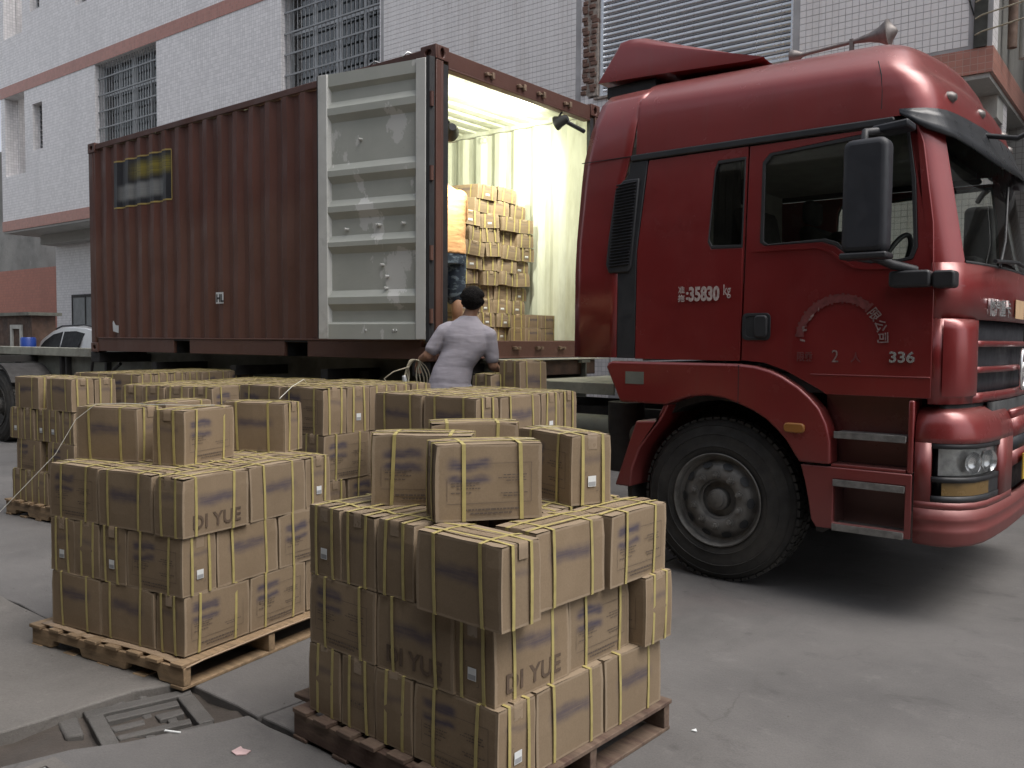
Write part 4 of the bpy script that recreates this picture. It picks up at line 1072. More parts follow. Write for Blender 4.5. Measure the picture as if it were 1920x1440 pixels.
# side wing behind the cab
for s_ in (1, -1):
    rows = []
    for z, xl, xr in ((1.468, 1.40, 1.768), (2.06, 1.395, 1.765), (2.30, 1.40, 1.72), (2.72, 1.43, 1.80), (2.865, 1.445, 1.842), (3.08, 1.50, 1.88), (3.27, 1.55, 1.915)):
        r_ = []
        for k in range(7):
            t = k / 6; x = xl + (xr - xl) * t
            y = ys(z) + .02 * (1 - t) ** 2 - .006 + max(0, z - 3.05) ** 2 * 1.1
            r_.append((x, y if s_ > 0 else W_ - y, z))
        rows.append(r_)
    rows.append([(p[0] + .01, p[1] + s_ * .10, p[2] + .08) for p in rows[-1]])
    wng = TK("side_wing", MB().grid(rows), "truck_red", smooth=40, fix=False)
    so = wng.modifiers.new("thickness", 'SOLIDIFY'); so.thickness = .02; so.offset = -1
TK("wing_seam", MB().box(1.44, 1.842, ys(2.86) - .012, ys(2.86) - .004, 2.857, 2.861), "rubber")
# front cap of the roof: from the last section down to the visor
def plan(z, inset=0.0):
    """front outline in plan, near side to far side, at height z"""
    f = (z - 2.0) / .9
    dx = -.16 * max(0, f) if z > 2.0 else 0.0
    h = [(3.80, .0), (3.85, .012), (3.90, .05), (3.945, .13), (3.975, .26), (4.00, .42), (4.025, .62), (4.045, .9), (4.05, W_ / 2)]
    h = [(x + dx, y + ys(z)) for x, y in h[:-1]] + [(h[-1][0] + dx, W_ / 2)]
    return h + [(x, W_ - y) for x, y in reversed(h[:-1])]
def resample(pts, n):
    d = [0]
    for a, b in zip(pts, pts[1:]): d.append(d[-1] + math.dist(a, b))
    o = []
    for k in range(n):
        t = d[-1] * k / (n - 1); j = max(i for i in range(len(d)) if d[i] <= t + 1e-9); j = min(j, len(pts) - 2)
        u = (t - d[j]) / max(1e-9, d[j + 1] - d[j]); o.append(tuple(pts[j][i] + (pts[j + 1][i] - pts[j][i]) * u for i in range(len(pts[0]))))
    return o
# the high roof: U-shaped outlines (near side, round the front, far side), drawn in as they rise
def roof_row(z, si, fi, k):
    p0 = plan(2.868); y0 = p0[0][1]
    fr_ = resample(p0, 33)
    fr_ = [(x - fi, si + (y - y0) * (W_ - 2 * si) / (W_ - 2 * y0)) for x, y in fr_]
    xs_ = [1.90 + (fr_[0][0] - 1.90) * q / 9 for q in range(9)]
    o = [(x, si) for x in xs_] + fr_ + [(x, W_ - si) for x in reversed(xs_)]
    return [(x, y, z - k * max(0, x - 1.86) / 1.8) for x, y in o]
RR = [(2.868, .034, 0, 0), (2.95, .036, .012, 0), (3.04, .040, .042, 0), (3.12, .046, .078, .015), (3.19, .054, .112, .05), (3.235, .068, .136, .065), (3.27, .10, .155, .062), (3.325, .165, .18, .052),
      (3.372, .235, .215, .045), (3.408, .32, .27, .038), (3.432, .46, .40, .03), (3.446, .75, .72, .02)]
rr_ = [roof_row(*q) for q in RR]
m = MB().grid(rr_); i = len(m.v) - len(rr_[-1]); m.f.append(tuple(range(i, len(m.v))))
TK("roof", m, "truck_red", smooth=60, fix=False)
TK("roof_back", MB().prism([(r_[0][1], r_[0][2]) for r_ in rr_] + [(r_[-1][1], r_[-1][2]) for r_ in reversed(rr_)], 1.885, 1.899, 'x'), "truck_red")
TK("roof_seam", MB().tube([(3.47, .050, 3.20), (3.49, .048, 3.12), (3.50, .041, 3.02), (3.50, .036, 2.92)], .003, 5), "rubber")
# marker lamps in the front of the roof
for y, x, z, mt in ((.33, 3.76, 3.0, "horn_metal"), (.85, 3.81, 3.0, "horn_metal"), (1.59, 3.81, 3.0, "horn_metal"), (2.11, 3.76, 3.0, "horn_metal")):
    mm = MB().lathe([(0, .07), (.018, .066), (.032, .045), (.038, .0), (.030, -.03)], (0, 0, 0), 'x', 16)
    mm.v = [(x + p[0], y + p[1] * 1.5, z + p[2]) for p in mm.v]
    ml = TK("marker_lamp", mm, "horn_metal", smooth=60)
# roof spoiler with gap below
SP = [(1.36, 3.515), (1.545, 3.80), (1.62, 3.81), (1.72, 3.795), (2.60, 3.47), (2.66, 3.445), (2.56, 3.44), (1.9, 3.485)]
m = MB()
def sp_row(y, k):   # k shrinks towards the ends
    return [(1.36 + (p[0] - 1.36), y, 3.50 + (p[1] - 3.50) * k) for p in SP]
ysec = [(.34, .80), (.36, .93), (.42, 1.0), (1.22, 1.04), (W_ - .42, 1.0), (W_ - .36, .93), (W_ - .34, .80)]
rws = [sp_row(y, k) + [sp_row(y, k)[0]] for y, k in ysec]
m.grid(rws)
m.f.append(tuple(range(len(SP)))); m.f.append(tuple(len(m.v) - 1 - len(SP) + k for k in range(len(SP))))
TK("roof_spoiler", m, "truck_red", smooth=38)
TK("spoiler_strut", MB().box(1.45, 1.80, .5, .53, 3.36, 3.50).box(1.45, 1.80, 1.9, 1.93, 3.36, 3.50).box(2.3, 2.42, .5, .53, 3.40, 3.455), "black_plastic")
TK("spoiler_back", MB().box(1.40, 1.82, .40, W_ - .40, 3.40, 3.49), "black_plastic", bevel=.01)
# A pillars and windscreen
def pil(z): return plan(z)
wz = [2.03, 2.2, 2.4, 2.6, 2.76]
for s_ in (0, 1):
    rws = []
    for z in [1.90] + wz + [2.868]:
        p = plan(z)[:4]
        p = [(3.745 - .10 * max(0, (z - 2.3)) - .03 * max(0, z - 2.7) + .06 * min(1, max(0, 2.3 - z) / .3), ys(z))] + p
        rws.append([(x, (W_ - y) if s_ else y, z) for x, y in p])
    TK("windscreen_pillar", MB().grid(rws), "truck_red", smooth=50, fix=False)
ws_rows = [[(x - .012, y, z) for x, y in plan(z)[3:-3]] for z in wz + [2.868]]
wsn = TK("windscreen", MB().grid(ws_rows), "cab_glass", smooth=180, fix=False)
m = MB()
for z in (2.03,): m.tube([(x - .004, y, z + .004) for x, y in plan(z)[3:-3]], .012, 6)
TK("windscreen_seal", m, "rubber", wsn, smooth=60)
# lower front panel as separate red strips with dark slots between
def fband(name, z0, z1, mat, i0=0, i1=None, out=0.0, parent=None, dz=0.0, n=2):
    i1 = i1 or len(plan(2))
    rws = []
    for k in range(n + 1):
        z = z0 + (z1 - z0) * k / n
        rws.append([(x + out, y, z) for x, y in plan(min(z, 2.0))[i0:i1]])
    o = TK(name, MB().grid(rws), mat, parent, smooth=50, fix=False)
    so = o.modifiers.new("thickness", 'SOLIDIFY'); so.thickness = .03; so.offset = -1 if True else 0
    return o
fpn = fband("front_panel", 1.72, 2.03, "truck_red")
def flip(o):
    for p in o.data.polygons: p.flip()
for z0, z1 in ((1.565, 1.60), (1.415, 1.45), (1.245, 1.30)): fband("grille_bar", z0, z1, "truck_red", 4, len(plan(2)) - 4)
fband("grille_mesh", 1.25, 1.72, "grey_plastic", 4, len(plan(2)) - 4, out=-.045, n=4)
for s_ in (0, 1):
    n_ = len(plan(2))
    fband("corner_panel", 1.245, 1.72, "truck_red", 0 if not s_ else n_ - 5, 5 if not s_ else n_)
    # raised wind deflector on the corner
    rws = []
    for z, k in ((1.29, .6), (1.33, 1.0), (1.5, 1.0), (1.66, .95), (1.70, .6), (1.715, .1)):
        p = resample([(3.868, .012), (3.90, .04), (3.945, .12), (3.972, .23), (3.985, .31)], 7)
        off = [.0, .028, .04, .042, .04, .03, .0]
        rws.append([(x + o * k * .8, (y - o * k * .8) if not s_ else W_ - (y - o * k * .8), z) for (x, y), o in zip(p, off)])
    TK("corner_deflector", MB().grid(rws), "truck_red", smooth=60, fix=False)
# badge ring, front lettering, permit card
bd = MB().tube([(4.075, W_ / 2 + .078 * math.cos(2 * math.pi * k / 28), 1.42 + .125 * math.sin(2 * math.pi * k / 28)) for k in range(29)], .012, 8, cap=False)
bd.tube([(4.068, W_ / 2 - .06, 1.37), (4.074, W_ / 2, 1.46), (4.068, W_ / 2 + .06, 1.37)], .008, 6)
TK("badge", bd, "chrome", smooth=60)
place_text("front_lettering", "陕汽重卡", .105, "chrome", tk, (4.012, .43, 1.755), (.095, 1, 0), (0, 0, 1), bold=.002, extrude=.006)
TK("permit_card", MB().box(4.052, 4.056, 1.02, 1.32, 1.742, 1.86), "paper_tan")
# bumper: strips following its own plan curve
def bplan(k=0.0):
    h = [(3.745, -.012), (3.83, -.012), (3.90, .004), (3.97, .05), (4.03, .14), (4.065, .28), (4.085, .5), (4.10, .8), (4.105, W_ / 2)]
    return h + [(x, W_ - y) for x, y in reversed(h[:-1])]
def bband(name, zz, mat, i0=0, i1=None, parent=None):
    i1 = i1 or 17
    rws = [[(x + d, y + (d if y < W_ / 2 else -d) * 0 + (0), z) for x, y in bplan()[i0:i1]] for z, d in zz]
    rws2 = []
    for z, d in zz:
        r_ = []
        for x, y in bplan()[i0:i1]:
            c = min(1, max(0, (x - 3.80) / .2)); yy = y - (1 - c) * d if y < W_ / 2 else y + (1 - c) * d
            r_.append((x + d * c, yy, z))
        rws2.append(r_)
    o = TK(name, MB().grid(rws2), mat, parent, smooth=45, fix=False)
    so = o.modifiers.new("thickness", 'SOLIDIFY'); so.thickness = .03; so.offset = -1
    return o
bm = bband("bumper", [(.445, -.06), (.455, -.015), (.475, 0), (.52, .0), (.525, .003), (.545, .003), (.55, .0), (.59, .0), (.595, .003), (.61, .003), (.615, 0), (.66, 0)], "truck_red")
for i0, i1 in ((0, 8), (9, 17)):
    bband("bumper_corner", [(.66, 0), (.70, 0)], "truck_red", i0, i1, bm)
    bband("bumper_corner", [(1.03, 0), (1.06, 0), (1.13, -.012), (1.185, -.04), (1.22, -.10), (1.235, -.17)], "truck_red", i0, i1, bm)
    a, b = (0, 2) if i0 == 0 else (15, 17)
    bband("bumper_corner", [(.70, 0), (1.03, 0)], "truck_red", a, b, bm)
    a, b = (6, 8) if i0 == 0 else (9, 11)
    bband("bumper_corner", [(.70, 0), (1.03, 0)], "truck_red", a, b, bm)
    # headlamp set in the corner
    a, b = (1, 7) if i0 == 0 else (10, 16)
    hl = bband("headlamp", [(.70, -.004), (.735, -.004)], "black_plastic", a, b)
    bband("headlamp_rim", [(1.0, -.004), (1.03, -.004)], "black_plastic", a, b, hl)
    bband("headlamp_rim", [(.812, -.006), (.842, -.006)], "black_plastic", a, b, hl)
    bband("headlamp_bowl", [(.70, -.085), (1.03, -.085)], "black_plastic", a, b, hl)
    pp = resample(bplan()[a:b], 11)
    if i0 != 0: pp = pp[::-1]
    sg = 1 if i0 == 0 else -1
    for nm, z0, z1, j0, j1, mt, d in (("reflector", .845, .998, 1, 10, "lamp_clear", -.05), ("indicator", .738, .81, 1, 7, "lamp_amber", -.012), ("fog_lamp", .738, .81, 7, 10, "black_plastic", -.012)):
        rws = []
        for z in (z0, z1): rws.append([(x + d * .7, y - sg * d * .7, z) for x, y in pp[j0:j1 + 1]])
        TK(nm, MB().grid(rws), mt, hl, smooth=50, fix=False)
    for j in (4, 7):
        x, y = pp[j]; c = Vector((x - .026, y + sg * .020, .92)); dvx = Vector((.85, -sg * .5, 0)).normalized()
        mm = MB().lathe([(.062, .02), (.05, .0), (.03, -.012), (0, -.016)], (0, 0, 0), 'z', 20); q = dvx.to_track_quat('Z', 'Y').to_matrix()
        mm.v = [tuple(c + q @ Vector(v)) for v in mm.v]; TK("lamp_bowl", mm, "chrome", hl, smooth=60)
    rws = [[(x - .003, y + sg * .003, z) for x, y in pp[1:10]] for z in (.845, .998)]
    TK("lens", MB().grid(rws), "lens_glass", hl, smooth=50, fix=False)
bband("intake_strip", [(1.13, -.01), (1.175, -.01), (1.185, -.03)], "truck_red", 7, 10, bm)
bband("intake_strip", [(.93, -.004), (1.02, -.004)], "grey_plastic", 7, 10, bm)
bband("intake_strip", [(1.02, 0), (1.13, 0)], "truck_red", 7, 10, bm)
bband("intake_strip", [(.84, 0), (.93, 0)], "truck_red", 7, 10, bm)
bband("intake_dark", [(.66, -.05), (1.24, -.05)], "dark_void", 6, 11, bm)
bband("intake_dark", [(1.18, -.10), (1.26, -.10)], "dark_void", 2, 15, bm)
npb = TK("number_plate", MB().box(4.125, 4.132, .99, 1.45, .74, .90), "number_yellow")
# sun visor over the windscreen: hugs the roof above, stands off below
vis = []
VB = resample([(3.60, .012)] + [(x, y) for x, y in plan(2.868)] + [(3.60, W_ - .012)], 41)
for t in (0, .33, .67, 1):
    rr = []
    for k, (x, y) in enumerate(VB):
        f = min(1, min(k, 40 - k) / 12); f = f * f * (3 - 2 * f)
        nx, ny = (VB[min(k + 1, 40)][1] - VB[max(k - 1, 0)][1]), -(VB[min(k + 1, 40)][0] - VB[max(k - 1, 0)][0]); q = math.hypot(nx, ny)
        off = .012 + (.02 + .13 * f) * t ** 1.3
        drop = (.12 + .15 * f) * t * min(1, .25 + min(k, 40 - k) / 3)
        rr.append((x + nx / q * off, y + ny / q * off, 2.892 - .015 * f - drop))
    vis.append(rr)
vo = TK("sun_visor", MB().grid(vis), "visor_plastic", smooth=60, fix=False)
so = vo.modifiers.new("thickness", 'SOLIDIFY'); so.thickness = .012
TK("front_mirror_arm", MB().tube([(3.90, .72, 2.84), (4.08, .72, 2.80), (4.20, .74, 2.86), (4.34, .80, 2.86), (4.42, .86, 2.80)], .016, 8), "black_plastic", smooth=60)
TK("front_mirror", MB().box(4.36, 4.50, .78, 1.02, 2.68, 2.78), "black_plastic", bevel=.03)
TK("wiper", MB().tube([(4.04, .55, 2.03), (4.03, .75, 2.2), (4.0, .95, 2.55)], .008, 6).tube([(4.05, .35, 2.05), (4.055, 1.0, 2.09), (4.06, 1.3, 2.08)], .012, 6), "black_plastic", smooth=60)
TK("cowl", MB().box(3.88, 4.0, .50, W_ - .50, 2.0, 2.035), "black_plastic", bevel=.01)
# wing mirror
mr = TK("wing_mirror", MB().prism(rrect(3.405, 3.645, 2.07, 2.69, .05, 4), -.33, -.20, 'y'), "grey_plastic", bevel=.035, seg=4)
TK("mirror_cap", MB().prism(rrect(3.40, 3.652, 2.04, 2.075, .012), -.335, -.195, 'y'), "black_plastic", mr, bevel=.01)
TK("mirror_arm", MB().tube([(3.62, -.02, 2.79), (3.56, -.10, 2.765), (3.50, -.25, 2.735), (3.50, -.26, 2.68)], .022, 8), "black_plastic", mr, smooth=60)
TK("mirror_arm", MB().tube([(3.72, -.01, 1.99), (3.62, -.12, 2.02), (3.55, -.24, 2.06)], .026, 8), "black_plastic", mr, smooth=60)
TK("mirror_hood", MB().prism([(3.45, 2.735), (3.70, 2.76), (3.70, 2.80), (3.52, 2.785)], -.17, -.005, 'y'), "grey_plastic", mr, bevel=.01)
TK("mirror_base", MB().prism(rrect(3.60, 3.815, 1.893, 1.985, .02), -.10, -.002, 'y').prism(rrect(3.82, 3.935, 1.885, 1.98, .02), -.085, .03, 'y'), "black_plastic", mr, bevel=.012)
fmr = TK("wing_mirror", MB().prism(rrect(3.405, 3.645, 2.07, 2.69, .05, 4), W_ + .20, W_ + .33, 'y'), "grey_plastic", bevel=.035, seg=4)
TK("mirror_arm", MB().tube([(3.62, W_ + .02, 2.79), (3.56, W_ + .10, 2.765), (3.50, W_ + .25, 2.735)], .022, 8), "black_plastic", fmr, smooth=60)
# fender with wheel arch, rounded upper edge
arch_in = [(3.095, .86), (3.065, .90), (3.01, .985), (2.955, 1.04), (2.88, 1.105), (2.80, 1.15), (2.70, 1.19), (2.60, 1.222), (2.48, 1.235), (2.36, 1.222), (2.26, 1.19), (2.18, 1.16)]
fend = [(3.285, .86), (3.28, 1.00), (3.255, 1.10), (3.21, 1.19), (3.15, 1.255), (3.08, 1.315), (2.98, 1.375), (2.90, 1.41), (2.80, 1.435), (2.69, 1.445), (1.75, 1.445), (1.715, 1.43), (1.705, 1.40), (1.82, 1.16)] + arch_in[::-1]
for near in (True, False):
    y0, y1 = (-.035, .10) if near else (W_ - .10, W_ + .035)
    fo = TK("fender", MB().prism(fend, y0, y1, 'y'), "truck_red", bevel=.016, seg=3)
    fo.modifiers["bevel"].angle_limit = R(60)
    guard = [(1.94, 1.035), (2.10, 1.045), (2.15, 1.158), (2.19, 1.158), (2.14, 1.06), (2.06, .96), (1.97, .84), (1.915, .70), (1.90, .57), (1.775, .57)]
    TK("mudguard", MB().prism(guard, y0 + .02 if near else W_ - .55, .55 if near else y1 - .02, 'y'), "truck_red", bevel=.012)
    TK("wheel_well", MB().prism(arc(2.51, .54, .70, -10, 190, 16) + arc(2.51, .54, .66, 190, -10, 16), .101 if near else W_ - .75, .75 if near else W_ - .101, 'y'), "chassis")
TK("fender_seam", MB().box(2.694, 2.698, -.0365, -.02, 1.19, 1.44), "rubber")
TK("plate_sticker", MB().box(1.865, 2.01, -.0375, -.0355, 1.29, 1.375), "chassis_green")
TK("side_marker", MB().prism(rrect(3.0, 3.13, 1.035, 1.095, .025, 4), -.055, -.03, 'y'), "amber", bevel=.008)
# step unit: frame round two wells, three treads
for near in (True, False):
    f_ = (lambda y: y) if near else (lambda y: W_ - y)
    def P3(a, b): return (min(f_(a), f_(b)), max(f_(a), f_(b)))
    st = TK("step_panel", MB().prism([(3.10, .845), (3.13, .74), (3.155, .62), (3.17, .52), (3.20, .475), (3.735, .475), (3.735, .845)], *P3(-.02, .02), 'y', [rc(3.30, 3.70, .515, .775)]), "truck_red", bevel=.006)
    TK("step_flange", MB().box(3.705, 3.738, *P3(-.018, .10), .847, 1.262), "truck_red", st, bevel=.01)
    TK("step_ledge", MB().prism([(3.28, .847), (3.70, .847), (3.70, .865), (3.28, .865)], *P3(-.012, .12), 'y'), "truck_red", st, bevel=.004)
    TK("step_well", MB().box(3.20, 3.74, *P3(.13, .15), .866, 1.27).box(3.27, 3.299, *P3(.021, .18), .48, .84).box(3.701, 3.73, *P3(.021, .18), .48, .84).box(3.27, 3.73, *P3(.181, .20), .48, .845), "truck_red_dirty_shaded", st)
    for z in (1.055, .77, .505):
        TK("tread", MB().box(3.30, 3.70, *P3(-.030, .125), z - .03, z).box(3.30, 3.70, *P3(-.034, -.0305), z - .035, z + .006), "step_metal", st, bevel=.004)
# wheels
wheel(tk, (2.51, .065, .54), 1)
wf = wheel(tk, (2.51, W_ - .365, .54), 1)
for y in (.06, .40, 1.75, 2.08):
    pass
# frame, tanks and plant behind the cab
for y in (.78, 1.66): TK("frame_rail", MB().box(-1.6, 3.7, y - .04, y + .04, .78, 1.05), "chassis")
TK("axle", MB().cyl((2.51, .3, .50), (2.51, 2.14, .50), .07, n=12), "chassis", smooth=40)
TK("catwalk", MB().box(.42, 1.32, .70, 2.0, 1.225, 1.245).box(.42, 1.32, .68, .70, 1.15, 1.243), "deck_pale", bevel=.004)
TK("air_tank", MB().lathe([(0, .98), (.08, .985), (.115, 1.01), (.125, 1.04), (.125, 1.66), (.115, 1.69), (.08, 1.715), (0, 1.72)], (0, .52, .88), 'x', 24), "chassis_green", smooth=40)
TK("air_pipe", MB().cyl((1.55, .5, .6), (1.55, .5, 1.12), .14, n=18), "chassis", smooth=40)
TK("engine_block", MB().box(1.75, 3.4, .75, 1.7, .55, 1.35), "chassis", bevel=.05)
TK("battery_box", MB().box(-.2, .55, .15, .65, .55, .95), "chassis", bevel=.02)
for s_ in (0, 1):
    for x in (-1.0,):
        for y in (.06, .40): 
            yy = y if not s_ else W_ - y - .30
            TK("drive_wheel", tyre_mb((x, yy, .54)), "tyre", smooth=40)
# cab interior: floor, rear wall, roof lining, seats, dashboard, steering wheel
TK("cab_floor", MB().box(1.96, 3.90, .06, W_ - .06, 1.40, 1.44), "black_plastic")
TK("cab_back", MB().box(1.95, 1.99, .05, W_ - .05, 1.45, 3.1), "cab_trim")
TK("cab_lining", MB().box(1.99, 3.55, .09, W_ - .09, 2.86, 2.90), "cab_trim")
TK("underfloor", MB().box(1.95, 3.72, .04, W_ - .04, 1.28, 1.39), "chassis")
TK("bunk", MB().box(1.99, 2.45, .10, W_ - .10, 1.75, 1.95), "seat_fabric", bevel=.04)
TK("curtain", MB().grid([[(2.44 + .015 * math.sin(k * 1.9), .10 + .42 * k / 12, z) for k in range(13)] for z in (2.0, 2.84)]), "seat_fabric", smooth=180)
for y in (.62, 1.82):
    se = TK("seat", MB().box(2.60, 3.10, y - .25, y + .25, 1.75, 1.93), "seat_fabric", bevel=.05)
    m = MB().box(0, .14, y - .25, y + .25, 0, .62)
    m.v = [(2.55 - (.12) * (v[2] / .62) + v[0], v[1], 1.88 + v[2]) for v in m.v]
    TK("backrest", m, "seat_fabric", se, bevel=.05)
    TK("headrest", MB().box(2.42, 2.52, y - .13, y + .13, 2.53, 2.72), "seat_fabric", se, bevel=.04)
TK("dashboard", MB().prism([(3.45, 1.6), (3.85, 1.6), (3.88, 1.99), (3.75, 2.03), (3.52, 1.98), (3.46, 1.85)], .17, W_ - .17, 'y'), "black_plastic", bevel=.02)
sw = MB().tube([(3.42 + .09 * math.cos(2 * math.pi * k / 28), .62 + .23 * math.sin(2 * math.pi * k / 28), 2.06 + .20 * math.cos(2 * math.pi * k / 28)) for k in range(29)], .016, 8, cap=False)
sw.tube([(3.42, .62, 2.06), (3.52, .62, 1.92)], .03, 8)
TK("steering_wheel", sw, "black_plastic", smooth=60)
TK("dash_clutter", MB().box(3.80, 3.93, .5, .74, 2.042, 2.10).box(3.78, 3.92, 1.0, 1.3, 2.042, 2.08), "seat_fabric", bevel=.02)
# roof horn
hn = TK("roof_horn", MB().lathe([(.0, 2.62), (.045, 2.62), (.05, 2.635), (.045, 2.66), (.018, 2.70), (.012, 2.73), (.013, 3.02), (.018, 3.08), (.03, 3.16), (.05, 3.22), (.075, 3.262), (.088, 3.275), (.088, 3.285), (.07, 3.288), (.045, 3.31), (.02, 3.33), (0, 3.34)], (0, .9, 3.60), 'x', 24), "horn_metal", smooth=45)
hm_ = Matrix.Translation(Vector((2.64, .9, 3.60)) - root_loc(tk)) @ Matrix.Rotation(R(-3.0), 4, 'Y') @ Matrix.Translation(-(Vector((2.64, .9, 3.60)) - root_loc(tk)))
hn.data.transform(hm_)
TK("horn_post", MB().box(2.625, 2.655, .885, .915, 3.40, 3.60).box(3.03, 3.055, .885, .915, 3.40, 3.64), "horn_metal", hn)
# lettering on the side
ly = -.0075
for i_, ch in enumerate(("准", "拖")): place_text("lettering", ch, .050, "paint_pale", tk, (2.245, ly, 1.906 - i_ * .055), (1, 0, 0), (0, 0, 1), bold=.001)
place_text("lettering", ":", .10, "paint_pale", tk, (2.302, ly, 1.862), (1, 0, 0), (0, 0, 1), bold=.003)
place_text("lettering", "35830", .125, "paint_pale", tk, (2.322, ly, 1.853), (1, 0, 0), (0, 0, 1), bold=.005, sx=.70)
place_text("lettering", "kg", .095, "paint_pale", tk, (2.566, ly, 1.885), (1, 0, 0), (0, 0, 1), bold=.001, sx=.62)
for ch, a in (("限", 38), ("公", 20), ("司", 3)):
    c = Vector((3.315, ly, 1.60)); rr = .245
    d = Vector((math.cos(R(a)), 0, math.sin(R(a)))); t = Vector((math.sin(R(a)), 0, -math.cos(R(a))))
    place_text("lettering", ch, .070, "paint_worn", dr_, tuple(c + d * (rr - .03) - t * .035), tuple(t), tuple(d), bold=.001)
m = MB()
for k in range(40):     # the rubbed-out part of the arc
    a0, a1 = R(48 + k * 3.2), R(48 + (k + 1) * 3.2)
    w0 = .032 * (1 - .35 * abs(math.sin(k * 1.3)))
    q = [(3.315 + (.245 + s_) * math.cos(a), 1.60 + (.245 + s_) * math.sin(a)) for a, s_ in ((a0, -w0), (a1, -w0), (a1, w0), (a0, w0))]
    m.quad(*[(x, ly + .001, z) for x, z in q])
TK("rubbed_lettering", m, "paint_faded", dr_, fix=False)
for (x0, z0, x1, z1, w0) in ((3.075, 1.60, 3.105, 1.592, .006), (3.085, 1.67, 3.10, 1.675, .008), (3.09, 1.655, 3.115, 1.66, .006), (3.135, 1.735, 3.155, 1.75, .007), (3.125, 1.72, 3.14, 1.725, .006), (3.18, 1.775, 3.185, 1.79, .008)):
    TK("lettering", MB().prism([(x0, z0 - w0), (x1, z1 - w0), (x1, z1 + w0), (x0, z0 + w0)], ly, ly + .001, 'y'), "paint_worn", dr_)
place_text("lettering", "限乘", .062, "paint_faded", dr_, (3.055, ly, 1.475), (1, 0, 0), (0, 0, 1), bold=.001, sx=.8)
place_text("lettering", "2", .105, "paint_worn", dr_, (3.265, ly, 1.468), (1, 0, 0), (0, 0, 1), bold=.0, sx=.85)
place_text("lettering", "人", .062, "paint_faded", dr_, (3.375, ly, 1.475), (1, 0, 0), (0, 0, 1), bold=.001)
place_text("badge_number", "336", .085, "chrome", dr_, (3.59, -.010, 1.475), (1, 0, 0), (0, 0, 1), bold=.0022, extrude=.003, sx=1.1)

# ------------------------------------------------------------------ pallets
def pallet(name, x, y, yaw, wa, wb, label, mat, h=.127, notched=True, group=None):
    """near corner at (x, y); wa along -x', wb along +y'. Stringers run along x', deck boards along y'."""
    t = thing(name, (x, y, 0), label, "pallet", group, yaw)
    def B(nm, m, **kw): return build(nm, m, mat, t, local=True, **kw)
    top, bot = .018, .016
    for b0 in (0.0, wb / 2 - .02, wb - .04):
        z0, z1 = bot, h - top
        def q(f): return -wa * f
        poly = [(0, z0), (0, z1), (-wa, z1), (-wa, z0)]
        if notched:
            poly += [(q(.86), z0), (q(.845), z0 + .038), (q(.66), z0 + .038), (q(.645), z0), (q(.36), z0), (q(.345), z0 + .038), (q(.16), z0 + .038), (q(.145), z0)]
        B("stringer", MB().prism(poly, b0, b0 + .04, 'y'), bevel=.003)
    n = max(4, int(wa / .135))
    bw = .085
    for k in range(n):
        a = k * (wa - bw) / (n - 1)
        o = B("deck_board", MB().box(-a - bw - rng.uniform(-.006, .006), -a + rng.uniform(-.004, .006), -.012 + rng.uniform(-.008, .004), wb + rng.uniform(-.004, .012), h - top + .0005, h), bevel=.003)
    for k in range(5):
        a = k * (wa - bw) / 4
        B("bottom_board", MB().box(-a - bw, -a, -.006, wb + .006, 0.0, bot - .0005), bevel=.003)
    return t

